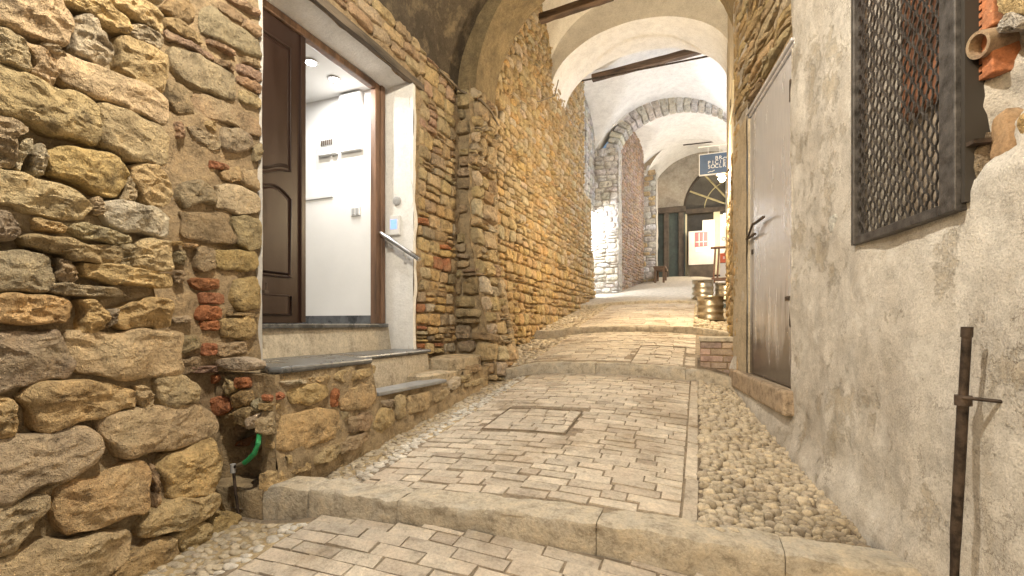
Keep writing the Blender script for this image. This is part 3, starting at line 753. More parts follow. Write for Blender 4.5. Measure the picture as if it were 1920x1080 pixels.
panel(LF0+.10, LF1-.11, 1.05, DZ1-.2, 0, .06); panel(LF0+.10, LF1-.11, .32, .86, .05, 0); panel(LF0+.10, LF1-.11, .06, .19)
MB().box((XFL-.0, LF1-.03, .01), (XFL+.016, LF1+.012, DZ1-.06)).build('cover_strip', M_WOODD, leaf, bevel=.004)
# small bolt fixed to the left jamb
bt = MB(); p0 = unB(492, 548); bt.box((XB-.02, p0[0]-.012, p0[1]-.005), (XB+.03, p0[0]+.02, p0[1]+.012)); bt.tube([(XB+.022, p0[0]+.008, p0[1]), (XB+.022, p0[0]+.008, p0[1]+.055)], .005, 8)
tag(bt.build('gate_bolt', M_IRON, bevel=.001), 'small metal bolt on the stone edge left of the dark door', 'bolt')
# ---- the white room behind the door
room = empty('white_room', (XF-.06, DY1, 0), 'plain white lit entrance room seen through the doorway', 'room'); room['kind'] = 'structure'
RY = 3.465; RX = -5.2
MB().box((RX, RY, 0), (XF-.061, RY+.12, 2.2)).build('room_wall', M_ROOM, room)
MB().box((RX-.1, .9, 0), (RX, RY+.12, 2.2)).build('room_wall', M_ROOM, room)
MB().box((RX, .8, 0), (XF-.07, .9, 2.2)).build('room_wall', M_ROOM, room)
MB().box((XF-.12, .9, 0), (XF-.072, DY0-.003, 2.2)).build('room_wall', M_ROOM, room)
MB().box((RX, .8, 2.115), (XF-.062, RY+.12, 2.25)).build('room_ceiling', M_ROOM, room)
MB().box((RX, .8, -.1), (XF-.105, RY+.12, -.004)).build('room_floor', M_TREAD, room)
for k in range(6): MB().box((XF-.07-.42*(k+1)+.004, RY-.012, 0), (XF-.07-.42*k, RY+.01, .075)).build('skirting_tile', M_SLATE, room, bevel=.002)
def rb(x0, y0, x1, y1, d, name, mat, bevel=.004):           # a box on the room's side wall from its photo rectangle
    a = onY(x0, y0, RY); b = onY(x1, y1, RY); return MB().box((a[0], RY-d, b[1]), (b[0], RY-.001, a[1])).build(name, mat, None, bevel=bevel)
cb = rb(642, 182, 681, 282, .045, 'wall_cabinet', M_WHITE); tag(cb, 'tall white wall cabinet under the ceiling spotlights', 'cabinet')
fbx = rb(604, 262, 636, 290, .05, 'fuse_box', M_WHITE); tag(fbx, 'small white fuse box left of the wall cabinet', 'fuse box')
a = onY(609, 267, RY); b = onY(632, 276, RY)
fw = MB().box((a[0], RY-.053, b[1]), (b[0], RY-.045, a[1])).build('window', M_GREY, fbx)
for k in range(6):
    w = (b[0]-a[0])/6; MB().box((a[0]+w*k+.006, RY-.06, b[1]+.012), (a[0]+w*(k+1)-.004, RY-.05, a[1]-.01)).build('breaker', M_DARK, fbx)
sw = rb(659, 389, 677, 404, .014, 'light_switch', M_WHITE, .002); tag(sw, 'white light switch plate on the white room wall', 'switch')
a = onY(661, 392, RY); b = onY(675, 402, RY)
for k in range(2): w = (b[0]-a[0])/2; MB().box((a[0]+w*k+.006, RY-.02, b[1]), (a[0]+w*(k+1)-.006, RY-.01, a[1])).build('rocker', M_GREY, sw, bevel=.001)
q = [onY(623, 290, RY), onY(623, 365, RY), onY(560, 367, RY)]
cd = MB().box((q[0][0]-.012, RY-.014, q[1][1]), (q[0][0]+.012, RY-.001, q[0][1])).box((q[2][0], RY-.015, q[1][1]-.024), (q[0][0]+.012, RY-.001, q[1][1]-.001)).build('cable_trunking', M_WHITE)
tag(cd, 'white cable trunking running down from the fuse box', 'trunking')
for i, (px, py) in enumerate(((583, 116), (627, 148))):
    d = ray(px, py); t = 2.112/d[2]; x, y = d[0]*t, d[1]*t
    e = empty('ceiling_spotlight', (x, y, 2.11), ['round ceiling spotlight nearest the dark door leaf', 'round ceiling spotlight nearest the wall cabinet'][i], 'spotlight', 'recessed spotlights in the white room')
    MB().lathe([(.042,0),(.055,0),(.057,.006),(.042,.006)], (x, y, 2.103), 20).build('ring', M_WHITE, e)
    MB().lathe([(.001,0),(.040,0),(.040,.004),(.001,.004)], (x, y, 2.101), 16).build('bulb', M_BULBC, e)
    l = bpy.data.lights.new('spot_bulb', 'AREA'); l.shape = 'DISK'; l.size = .05; l.energy = LAMP_P['room']; l.color = (1,.975,.93); lo = bpy.data.objects.new('spot_bulb', l); link(lo, e, False); lo.location = (0, 0, -.012)
# keypad, bell plate, handrail on the right jamb
def jb(x0, y0, x1, y1, d, name, mat, parent=None, bevel=.004, y=DY1):
    a = onY(x0, y0, y); b = onY(x1, y1, y); return MB().box((a[0], y-d, b[1]), (b[0], y-.001 if parent is None else y-.002, a[1])).build(name, mat, parent, bevel=bevel, seg=3)
kp = jb(734, 406, 753, 441, .035, 'door_keypad', M_WHITE, bevel=.008); tag(kp, 'white entry keypad with a blue screen on the white jamb', 'keypad')
a = onY(737, 414, DY1); b = onY(748, 430, DY1); MB().box((a[0], DY1-.038, b[1]), (b[0], DY1-.03, a[1])).build('screen', M_SCREEN, kp)
q = onY(745, 377, DY1); bp = MB().lathe([(.001,.022),(.02,.021),(.036,.016),(.04,.006),(.04,0)], n=24); bp.v = [(q[0]+v[0], DY1-v[2], q[1]+v[1]) for v in bp.v]
tag(bp.build('bell_plate', M_GREY, smooth=True), 'round grey bell plate above the keypad', 'bell')
hr = empty('handrail', (-2.45, 3.42, .7), 'short stainless handrail sloping down across the white jamb', 'handrail')
h0, h1 = (-2.60, 3.41, .80), (-2.19, 3.405, .545)
MB().tube([h0, h1], .021, 14).build('rail', M_STEEL, hr, smooth=True)
for f in (.2, .62):
    p = [h0[i]+(h1[i]-h0[i])*f for i in range(3)]
    MB().tube([(p[0], p[1], p[2]-.018), (p[0], p[1]+.0, p[2]-.055), (p[0], p[1]+.03, p[2]-.075), (p[0], 3.488, p[2]-.075)], .007, 8).build('bracket', M_STEEL, hr, smooth=True)
# ================================================================== doorstep: plinth, slabs, treads
XP = -1.94; plinth = empty('doorstep_plinth', (XP, 2.4, -.8), 'rubble masonry doorstep carrying two dark slate slabs below the open door', 'doorstep')
WP = lambda s, z, d: (XP + .03*sst(.3, .85, -z) + d, s, z)
def unP(x, y):
    s, z = onX(x, y, XP)
    for _ in range(5): s, z = onX(x, y, XP+.03*sst(.3, .85, -z))
    return s, z
TP = """P o: 350,180 500,150 490,180 400,210
P t: 525,150 560,120 700,120 800,90 800,140 720,180 560,205 520,180
P o: 210,280 300,225 420,210 490,240 480,300 400,350 250,350
P b: 505,270 530,240 555,300 540,370 505,370
P o: 570,340 620,260 700,215 790,230 805,300 780,370 620,400 570,390
P o: 130,600 180,460 240,410 380,390 530,390 550,460 590,520 560,590 430,620 330,650 200,670 140,640
P n: 625,450 760,395 790,450 760,520 640,550 625,500
P g: 570,400 620,405 610,430 580,460
P n: 560,620 640,570 740,540 760,590 660,650 570,690
P t: 390,700 480,640 550,610 570,680 470,740 390,770
P t: 220,800 360,730 370,790 240,830
P b: 90,290 180,270 190,310 90,335
P o: 70,350 160,340 170,380 70,395
P t: 50,480 110,400 160,430 150,500 130,550 50,550
P t: 800,450 850,380 920,390 930,470 830,560 790,520
P g: 850,330 930,320 920,370 860,370
P g: 940,300 1000,290 1000,440 950,460
P t: 70,840 150,800 210,870 200,960 90,1000
P p: 160,200 320,185 330,210 200,225
Q t: 350,600 480,560 540,560 530,650 480,710 360,730
Q t: 550,560 660,520 670,560 600,630 555,640
Q p: 690,480 750,440 760,480 720,540 690,550
Q n: 830,370 920,340 920,390 830,420
Q t: 770,440 860,410 830,470 770,490
Q t: 790,490 940,450 940,490 800,530"""
rP = random.Random(9)
for i, (k, p) in enumerate(trace(TP, unP)):
    stone(p, WP, rP.uniform(.025,.045), 1000+i, tint(k, rP), plinth, K=44, M=9, back=.05, name='brick' if k == 'b' else 'stone', rough=1.2)
SLZ = -.217
def topP(s): return (SLZ-.035) if s < 2.47 else (-.47 if s < 3.36 else -.50-.04*(s-3.36) if s < 3.7 else -.42)
YP0 = 1.70
vs = []; fs = []; ss = lin(YP0, 4.4, .04); nzp = 14
for s in ss:
    t = topP(s)
    for j in range(nzp+1):
        z = -1.02+(t+1.02)*j/nzp; vs.append(WP(s, z, -.004+.035*fbm((s*5, z*5, 3), 4)))
for i in range(len(ss)-1):
    for j in range(nzp): a = i*(nzp+1)+j; fs.append((a, a+nzp+1, a+nzp+2, a+1))
mesh('mortar_face', vs, fs, M_MORT, plinth, True)
# cap (top) of the plinth
vs = []; fs = []
for s in ss:
    for k in range(7): x = XP-.015-(abs(XB-XP)-.0)*k/6; vs.append((x, s, topP(s)-.004+.008*N(s*6, x*6)))
for i in range(len(ss)-1):
    for k in range(6): a = i*7+k; fs.append((a, a+7, a+8, a+1))
mesh('mortar_cap', vs, [f[::-1] for f in fs], M_MORT, plinth, True)
# side of the plinth towards the camera, with a hollow where the hose comes out
WS = WY(YP0); unS = lambda x, y: onY(x, y, YP0)
grid('side_face', WS, lin(XB-.02, XP+.03, .02), lin(-1.02, SLZ-.03, .03), .015, M_MORT, plinth, seed=12, dfn=lambda s, z: -.02*(1-sst(-2.02, -1.96, s))-.10*sst(.47, .56, -z)*sst(-2.36, -2.2, s)*(1-sst(-2.10, -2.03, s)))
TS = """H p: 370,430 510,410 600,445 590,490 480,495 380,465
H b: 475,535 560,530 565,590 490,600
H t: 410,520 470,560 485,610 430,640 410,580
H b: 310,545 370,510 385,550 320,590
H b: 260,670 400,640 445,680 440,730 380,765 330,720
H o: 455,640 520,610 570,610 570,690 470,720
H t: 410,770 560,700 570,760 530,830 470,800
H p: 540,780 630,740 620,830 560,840
H p: 580,680 650,640 650,710 600,740
H n: 345,790 480,830 420,930 380,900
H b: 430,930 530,890 480,960 410,960
H n: 500,950 570,880 580,960 530,1000
E d: 690,510 740,470 790,520 760,590 700,580
E b: 720,620 800,560 810,640 740,680
E n: 850,520 920,475 955,540 940,590 870,580
E b: 860,620 920,600 920,680 880,690
E n: 950,330 1010,310 1020,370 960,370
E t: 985,380 1080,340 1080,400 1000,400
E t: 960,560 1050,450 1070,560 960,640
E g: 870,760 980,740 950,830 880,830"""
for i, (k, p) in enumerate(trace(TS, unS)):
    zc = sum(q[1] for q in p)/len(p); stone(p, WS, .03, 1100+i, tint(k, rP), plinth, K=24, M=5, back=.06, lift=-.09 if zc < -.5 else 0, name='brick' if k == 'b' else 'stone')
# slabs
def slab(pts, z0, z1, name, mat, parent, bev=.012):
    m = MB(); n = len(pts); m.add([(x, y, z0) for x, y in pts]+[(x, y, z1) for x, y in pts], [tuple(range(n))[::-1], tuple(range(n, 2*n))]+[(k, (k+1) % n, n+(k+1) % n, n+k) for k in range(n)])
    return m.build(name, mat, parent, bevel=bev, seg=2)
def zg(x, y, z): d = ray(x, y); t = z/d[2]; return (d[0]*t, d[1]*t)
e0, e1 = zg(512, 684, SLZ), zg(704, 672, SLZ)
e1 = (-1.925, 2.45)
slab([(XF+.09, DY0+.004), (XB+.03, DY0-.02), (-2.13, 1.80), (-1.985, 1.725), (-1.93, 1.755), (-1.915, 2.44), (-1.95, 2.475), (XF+.09, 2.50)], SLZ-.035, SLZ, 'slate_slab', M_SLATE, plinth)
slab([(XF+.09, e1[1]+.055), (-2.13, e1[1]-.0+.055), (-2.16, DY1+.06), (XB+.03, DY1+.05), (XB-.0, DY1-.012), (XF+.09, DY1-.012)], SLZ-.032, SLZ-.003, 'slate_slab', M_SLATE, plinth)
f0, f1 = zg(708, 742, -.47), zg(838, 716, -.47)
slab([(f0[0]+.01, f0[1]), (f1[0]+.0, f1[1]), (f1[0]-.17, f1[1]+.02), (f0[0]-.15, f0[1]+.0)], -.475, -.448, 'lower_tread', M_TREAD, plinth, .006)
# cement flank between the treads
MB().add([(XB+.02, 2.46, -.5), (-2.12, 2.46, -.5), (-2.17, 3.55, -.5), (XB+.02, 3.55, -.5), (XB+.02, 2.46, SLZ-.033), (-2.15, 2.46, SLZ-.033), (-2.185, 3.53, SLZ-.033), (XB+.02, 3.53, SLZ-.033)], [(0,3,2,1),(4,5,6,7),(0,1,5,4),(1,2,6,5),(2,3,7,6),(3,0,4,7)]).build('cement_flank', M_CONC, plinth, bevel=.01)
# rough ledge stones stepping up right of the door
for i, (x0, y0, x1, y1, dz, X0) in enumerate(((790, 693, 868, 693, .09, -2.02), (838, 664, 905, 664, .09, -2.03))):
    a = onX(x0, y0, X0); b = onX(x1, y1, X0); z = (a[1]+b[1])/2
    poly = [(a[0], X0-.25), (b[0], X0-.25), (b[0]+.02, X0-.02), (b[0]-.1, X0+.03), ((a[0]+b[0])/2, X0+.05), (a[0]+.02, X0+.02)]
    stone(poly, lambda s, x, d, z=z: (x, s, z-.03+d), .03, 1200+i, PAL['p'], plinth, K=24, M=4, back=.10, name='ledge_stone', smoothn=1, square=9, rough=.4)
# hose and tap pipe
u = lambda x, y, Y: (onY(x, y, Y)[0], Y, onY(x, y, Y)[1])
hs = empty('garden_hose', u(485, 815, 1.62), 'short green hose end curling out of the hollow beside the doorstep', 'hose')
MB().tube([u(488, 805, 1.70), u(486, 815, 1.655), u(484, 832, 1.625), u(477, 850, 1.615), u(466, 862, 1.612), u(458, 868, 1.612)], .012, 10).build('hose_tube', M_GREEN, hs, smooth=True)
MB().tube([u(458, 868, 1.612), u(446, 873, 1.612)], .010, 10).build('brass_coupling', M_CABLE, hs, smooth=True)
tp = empty('water_pipe', u(440, 960, 1.61), 'thin grey standpipe with an elbow joint under the green hose', 'pipe')
MB().tube([u(444, 873, 1.612), u(440, 875, 1.612), u(438, 884, 1.612), u(442, 925, 1.612), u(448, 972, 1.612)], .007, 8).build('pipe_tube', M_IRON, tp, smooth=True)
MB().tube([u(437, 870, 1.612), u(437, 886, 1.612)], .013, 10).build('elbow_joint', M_GREY, tp, smooth=True)
# ================================================================== LEFT: pier of the first arch
PY0, PY1 = 4.36, 4.88
pier = empty('stone_pier', (-2.1, 4.6, -.5), 'rugged stone pier under the first arch, between the doorway house and the long lit wall', 'pier')
def batP(z): return -2.14 + .30*sst(-1.0, 1.0, -z+.15) + .05*N(z*2.1, 7)
WPF = lambda s, z, d: (batP(z)+d, s+.0, z)
def pY0(z): return PY0 - .06*sst(-.6, .6, -z)
WPS = lambda s, z, d: (s, pY0(z)-d, z)
grid('mortar', WPF, lin(PY0-.05, PY1+.12, .05), lin(-.75, 2.5, .05), .04, M_MORT, pier, dfn=lambda s, z: -.03, seed=21)
grid('mortar', WPS, lin(-2.4, -1.84, .04), lin(-.75, 2.5, .05), .03, M_MORT, pier, dfn=lambda s, z: -.03, seed=22, skip=lambda s, z: s > batP(z)-.02)
r3 = random.Random(31)
for i, p in enumerate(rubble(PY0-.03, PY1+.02, -.62, 2.42, (.08,.2), (.15,.3), r3, gap=.008, jit=.35)):
    stone(p, WPF, r3.uniform(.04,.085), 1300+i, tint(r3.choice('tntgp'), r3), pier, K=22, M=5, rough=1.3)
for i, p in enumerate(rubble(-2.36, -1.86, -.62, 2.42, (.09,.2), (.16,.34), r3, gap=.008, jit=.3, mask=lambda s, z: s < batP(z)-.07)):
    stone(p, WPS, r3.uniform(.03,.07), 1500+i, tint(r3.choice('tntgd'), r3), pier, K=20, M=5, rough=1.2)
# ================================================================== LEFT: long lit wall
lw = empty('long_stone_wall', (-2.32, 8, 0), 'long golden stone wall lit warmly by the wall lamp, beyond the first arch', 'stone wall')
XLW = -2.33
batL = lambda s, z: .10*sst(2.9, 2.7, z)*0 + .13*sst(-2.2, 1.2, .8-z) 
WL = lambda s, z, d: (XLW+batL(s, z)+d, s, z)
LE = lambda z: 10.25 if z > 2.85 else 10.95+.1*N(z*2, 3)
grid('mortar', WL, lin(4.8, 10.2, .06), lin(-.5, 5.6, .06), .05, M_MORTF, lw, dfn=lambda s, z: -.03, seed=31)
grid('mortar', WL, lin(10.2, 10.95, .06), lin(-.5, 2.85, .06), .05, M_MORTF, lw, dfn=lambda s, z: -.03, seed=32)
ax = [(-2.36, 10.93), (-3.4, 10.93)]
grid('wall_end', lambda s, z, d: (s, 10.94+d, z), lin(-3.3, XLW+.0, .1), lin(-.2, 2.85, .1), .04, M_MORTF, lw, seed=33, flip=True)
r4 = random.Random(41)
LST = rubble(4.86, 10.9, -.4, 1.4, (.09,.17), (.12,.27), r4, gap=.010, jit=.35, mask=lambda s, z: z > G(-2.25, s)-.1) + rubble(4.86, 10.9, 1.4, 2.85, (.07,.13), (.14,.34), r4, gap=.009, jit=.25) + rubble(4.86, 10.2, 2.85, 5.5, (.07,.13), (.14,.36), r4, gap=.009, jit=.25)
LST.sort(key=lambda p: (p[0][0]**2+p[0][1]**2)/((p[2][0]-p[0][0])*(p[5][1]-p[0][1])+.004))
rest = MB(); rest.t = []
for i, p in enumerate(LST):
    z = p[0][1]; k = r4.choice('oyto' if z < 1 else 'tpto'); big = i < 300
    g = stone_geo(p, WL, r4.uniform(.028,.06), 1700+i, K=14 if big else 9, M=4 if big else 2, rough=1.2)
    if not g: continue
    if big: mesh('stone', g[0], g[1], M_STF, lw, True, tint(k, r4))
    else: rest.add(g[0], g[1], tint(k, r4))
tag(mesh('stones', rest.v, rest.f, M_STF, lw, True, rest.t), kind='stuff')
# ================================================================== near bay: barrel vault and first arch
def vault_fn(name, xs, ys, zf, mat, label, amp=.015, fq=1.6, seed=0):
    vs = [(x, y, zf(x, y)+amp*fbm((x*fq+seed, y*fq, seed), 4)) for y in ys for x in xs]; n = len(xs)
    fs = [(j*n+i, (j+1)*n+i, (j+1)*n+i+1, j*n+i+1) for j in range(len(ys)-1) for i in range(n-1)]
    return tag(mesh(name, vs, fs, mat, None, True), label, 'vault')
def ell(u): return math.sqrt(max(0, 1-u*u))
def exs(a, b, n): c, h = (a+b)/2, (b-a)/2; return [c-h*math.cos(math.pi*k/n) for k in range(n+1)]
VC, VH = -.72, 1.62
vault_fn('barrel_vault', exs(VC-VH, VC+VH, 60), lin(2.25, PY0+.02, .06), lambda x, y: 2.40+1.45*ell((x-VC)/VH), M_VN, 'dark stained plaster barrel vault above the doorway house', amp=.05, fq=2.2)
def arch_band(name, X0, X1, Y0, Y1, zs, rise, ztop, mat, label, n=40, amp=.01, cat='arch', side=0.0):
    c, h = (X0+X1)/2, (X1-X0)/2; xs = exs(X0, X1, n); m = 7
    vs = []
    for k, x in enumerate(xs):
        z = zs+rise*ell((x-c)/h)
        for j in range(m+1): y = Y0+(Y1-Y0)*j/m; vs.append((x, y, z+amp*fbm((x*2, y*2, z*2), 4)))
    fs = [(k*(m+1)+j, k*(m+1)+j+1, (k+1)*(m+1)+j+1, (k+1)*(m+1)+j) for k in range(n) for j in range(m)]
    b = len(vs); q = 6
    for side_y in (0, 1):
        Y = Y0 if side_y == 0 else Y1; b = len(vs)
        for k, x in enumerate(xs):
            z = zs+rise*ell((x-c)/h)
            z0 = vs[k*(m+1)+(0 if side_y == 0 else m)][2]
            for j in range(q+1): zz = z0+(ztop-z0)*j/q; vs.append((x, Y+(amp*.8*fbm((x*2, zz*2, Y), 3) if j else 0), zz))
        for k in range(n):
            for j in range(q):
                f = (b+k*(q+1)+j, b+(k+1)*(q+1)+j, b+(k+1)*(q+1)+j+1, b+k*(q+1)+j+1); fs.append(f if side_y == 0 else f[::-1])
    return tag(mesh(name, vs, fs, mat, None, True), label, cat)
arch_band('plaster_arch', -2.13, .36, PY0, PY1-.03, 2.42, 1.26, 5.6, M_ARC, 'heavy brown plastered arch spanning the alley from the rugged pier', amp=.04)
for k, (xa, xb) in enumerate(((-2.9, -2.128), (.358, .9))):
    tag(MB().box((xa, PY0, 2.38), (xb, PY1-.031, 5.6)).build('arch_springer', M_ARC), ['brown plastered masonry above the rugged pier where the heavy arch starts', 'brown plastered masonry above the metal door where the heavy arch lands'][k], 'masonry')
# ---- second bay: high white ceiling
vault_fn('white_vault', exs(-2.34, .5, 30), lin(PY1-.03, 7.74, .1), lambda x, y: 4.35+max(1.0*ell((x+.92)/1.42), .95*ell((y-6.3)/1.45)), M_VW, 'white groin vault between the brown arch and the cream arch', amp=.01)
arch_band('white_arch', -2.33, .47, 7.72, 8.63, 4.0, .86, 6.2, M_VW, 'broad cream plastered arch wall with a low curved opening', amp=.008)
vault_fn('white_vault', exs(-2.45, .95, 40), exs(8.6, 12.25, 40), lambda x, y: 4.05+max(1.42*ell((x+.75)/1.7), 1.3*ell((y-10.42)/1.83)), M_VW, 'white groin vault over the cool lit bay, with a timber beam', amp=.008)
vault_fn('white_vault', exs(-2.05, 1.3, 40), exs(12.5, 16.1, 40), lambda x, y: 4.35+max(1.45*ell((x+.38)/1.68), 1.3*ell((y-14.3)/1.8)), M_VW, 'white groin vault beyond the bare stone arch', amp=.008)
vault_fn('white_vault', exs(-1.6, 2.0, 36), exs(16.0, 18.3, 24), lambda x, y: 4.6+max(1.5*ell((x-.2)/1.8), .9*ell((y-17.15)/1.15)), M_VW, 'farthest shaded white vault in front of the fan window', amp=.008)
# beams, rods
def beam(a, b, w, h, name, mat, label, cat='beam', bev=.012):
    a, b = Vector(a), Vector(b); L = (b-a).length; M = Matrix.Translation(a) @ (b-a).to_track_quat('X', 'Z').to_matrix().to_4x4(); m = MB(); n = 10
    for k in range(n+1):
        for (y, z) in ((-1,-1),(1,-1),(1,1),(-1,1)): m.v.append(tuple(M @ Vector((L*k/n, y*w/2*(1+.12*N(k*.7, y)), z*h/2*(1+.15*N(k*.8, z, y))))))
    m.f = [(k*4+j, k*4+(j+1) % 4, (k+1)*4+(j+1) % 4, (k+1)*4+j) for k in range(n) for j in range(4)]+[(0,1,2,3), (n*4+3, n*4+2, n*4+1, n*4)]
    return tag(m.build(name, mat, bevel=bev), label, cat)
P3 = lambda x, y, Y: (onY(x, y, Y)[0], Y, onY(x, y, Y)[1])
beam(P3(1110, 147, 9.6), P3(1316, 93, 9.6), .13, .12, 'timber_beam', M_WOODB, 'weathered timber beam under the white vault, above the tie rod')
beam(P3(1012, 36, 6.6), P3(1150, -10, 6.6), .13, .10, 'timber_beam', M_WOODB, 'old timber beam at the top of the picture, in front of the cream arch')
tr = MB().tube([P3(1058, 158, 8.66), P3(1356, 100, 8.66)], .016, 8).build('tie_rod', M_IRON, smooth=True); tag(tr, 'thin iron tie rod across the cream arch', 'tie rod')
tr = MB().tube([P3(1272, 192, 12.1), P3(1372, 204, 12.1)], .02, 8).build('tie_rod', M_IRON, smooth=True)
tag(tr, 'short iron rod under the crown of the bare stone arch', 'tie rod')
tr = MB().tube([P3(1281, 272, 15.8), P3(1372, 262, 15.8)], .02, 8).build('tie_rod', M_IRON, smooth=True); tag(tr, 'iron tie rod above the blue hanging sign', 'tie rod')
# cables along the left walls
cb = MB().tube([(-2.29, 3.9, 2.42), (-2.27, 4.3, 2.40), (-2.1, 4.42, 2.33), (-2.06, 4.6, 2.28), (-2.08, 4.85, 2.22)], .012, 6).build('wall_cable', M_CABLE, smooth=True); tag(cb, 'grey cable sagging round the top of the rugged pier', 'cable')
cb = MB().tube([P3(990, 192, 6.6), P3(1012, 190, 7.0), P3(1040, 180, 7.5), P3(1047, 150, 7.66)], .009, 6).build('wall_cable', M_CABLE, smooth=True); tag(cb, 'thin cable on the long lit wall below the cream arch', 'cable')
# ================================================================== far bays: left side
def rubble_thing(name, label, cat, W, s0, s1, z0, z1, hr, wr, pal, seed, mort, dep=(.02,.04), rng_mask=None, core=True, cnt=300):
    e = empty(name, W((s0+s1)/2, z0, 0), label, cat); r = random.Random(seed); rs = MB()
    if core: grid('mortar', W, lin(s0, s1, .08), lin(z0, z1, .08), .03, mort, e, dfn=lambda s, z: -.02, seed=seed, skip=(lambda s, z: not rng_mask(s, z)) if rng_mask else None)
    L = rubble(s0, s1, z0, z1, hr, wr, r, gap=.010, mask=rng_mask)
    for i, p in enumerate(L):
        g = stone_geo(p, W, r.uniform(*dep), seed*100+i, K=10, M=3)
        if not g: continue
        c = tint(r.choice(pal), r)
        if i < cnt: mesh('stone', g[0], g[1], M_STF, e, True, c)
        else: rs.add(g[0], g[1], c)
    if rs.v: tag(mesh('stones', rs.v, rs.f, M_STF, e, True, rs.t), kind='stuff')
    return e
PAL['w'] = (.66,.64,.61); PAL['v'] = (.56,.53,.49); PAL['k'] = (.42,.32,.265)
M_MW = stone_mat('mortar_pale', base=(.45,.42,.38), sc=1.2, bmp=.8, alt=(.5,.47,.42), darkf=.2)
sideW = rubble_thing('side_stone_wall', 'pale stone wall with an arched top, washed by cool white light', 'stone wall', lambda s, z, d: (-2.47+d, s, z), 11.0, 12.0, 2.85, 5.3, (.12,.2), (.18,.36), 'wvw', 51, M_MW)
grid('mortar', lambda s, z, d: (-2.5+d, s, z), lin(10.2, 11.05, .1), lin(2.85, 5.3, .1), .02, M_MW, sideW, seed=53)
for i, p in enumerate(rubble(10.2, 11.0, 2.85, 5.3, (.12,.2), (.18,.36), random.Random(52))): stone(p, lambda s, z, d: (-2.49+d, s, z), .03, 5300+i, tint('w', r3), sideW, K=10, M=3, mat=M_STF)
pW = rubble_thing('stone_pier', 'pale stone pier in cool light, under the bare stone arch', 'pier', WY(11.98), -2.5, -1.86, .5, 4.35, (.11,.19), (.2,.36), 'wwv', 54, M_MW)
g = grid('mortar', lambda s, z, d: (-1.86+d, s, z), lin(11.98, 12.55, .08), lin(.5, 4.4, .1), .02, M_MW, pW, seed=56)
for i, p in enumerate(rubble(11.99, 12.55, .6, 4.3, (.12,.2), (.18,.34), r3)): stone(p, lambda s, z, d: (-1.87+d, s, z), .035, 5600+i, tint('v', r3), pW, K=10, M=3, mat=M_STF)
rubble_thing('brick_wall', 'reddish brown old wall between the two pale piers', 'wall', lambda s, z, d: (-1.93+.115*(s-12.5)+d, s, z), 12.5, 15.4, .7, 5.6, (.07,.12), (.14,.3), 'kkr', 58, M_MW, cnt=220)
p4 = rubble_thing('stone_pier', 'far pale stone pier behind the wooden bench', 'pier', WY(15.38), -1.72, -1.22, 1.1, 4.75, (.13,.2), (.2,.4), 'vwt', 61, M_MW)
grid('mortar', lambda s, z, d: (-1.22+d, s, z), lin(15.38, 16.1, .1), lin(1.0, 4.8, .1), .02, M_MW, p4, seed=63)
# bare stone arch (voussoirs) with infill wall
a3 = empty('stone_arch', (-2, 12.2, 4.4), 'bare stone voussoir arch springing from the pale pier', 'arch')
A3c, A3h, A3s, A3r = -.5, 1.40, 4.30, .98; nv = 26
for i in range(nv):
    t0, t1 = math.pi*(i+.06)/nv, math.pi*(i+.94)/nv; m = MB(); jit = r3.uniform(-.02,.02)
    for (rr, yy) in ((1.0, 11.96), (1.0, 12.5), (1.24, 12.5), (1.24, 11.96)):
        for t in (t0, t1): q = rr+(jit if rr > 1.1 else 0); m.v.append((A3c-A3h*math.cos(t)*(1+(q-1)*.9), yy+r3.uniform(-.015,.015), A3s+A3r*math.sin(t)*(1+(q-1)*1.2)))
    m.f = [(0,1,3,2),(2,3,5,4),(4,5,7,6),(6,7,1,0),(0,2,4,6),(1,7,5,3)]
    m.build('voussoir', M_STF, a3, bevel=.02, tint=tint(r3.choice('vvvk'), r3, .08), seg=1)
arch_band('arch_wall', -2.47, 1.45, 12.0, 12.48, 4.32, 1.02, 6.3, M_VW, 'white infill wall above the bare stone arch')
sb = MB()
for k in range(13):
    t = math.pi*(.40+.34*k/12); z = A3s+A3r*math.sin(t)*1.27
    for (dz, y) in ((0,11.93),(.12*math.sin(math.pi*k/12)+.01,11.93),(.12*math.sin(math.pi*k/12)+.01,12.02),(0,12.02)): sb.v.append((A3c-A3h*math.cos(t)*1.2, y, z+dz))
sb.f = [(k*4+j, k*4+(j+1) % 4, (k+1)*4+(j+1) % 4, (k+1)*4+j) for k in range(12) for j in range(4)]+[(0,1,2,3),(51,50,49,48)]
tag(sb.build('arch_timber', M_WOODB), 'dark curved timber lying on the bare stone arch', 'timber')
# side passage floor and back (where the cool lamp hangs)
sp = MB().box((-4.6, 10.95, -.5), (-4.5, 12.3, 5)).box((-4.5, 12.3, -.5), (-2.5, 12.4, 5)).box((-4.6, 10.95, 3.1), (-2.55, 12.3, 3.2)).build('side_passage', M_VW); tag(sp, 'whitewashed side passage opening off the cool lit bay', 'passage', kind='structure')
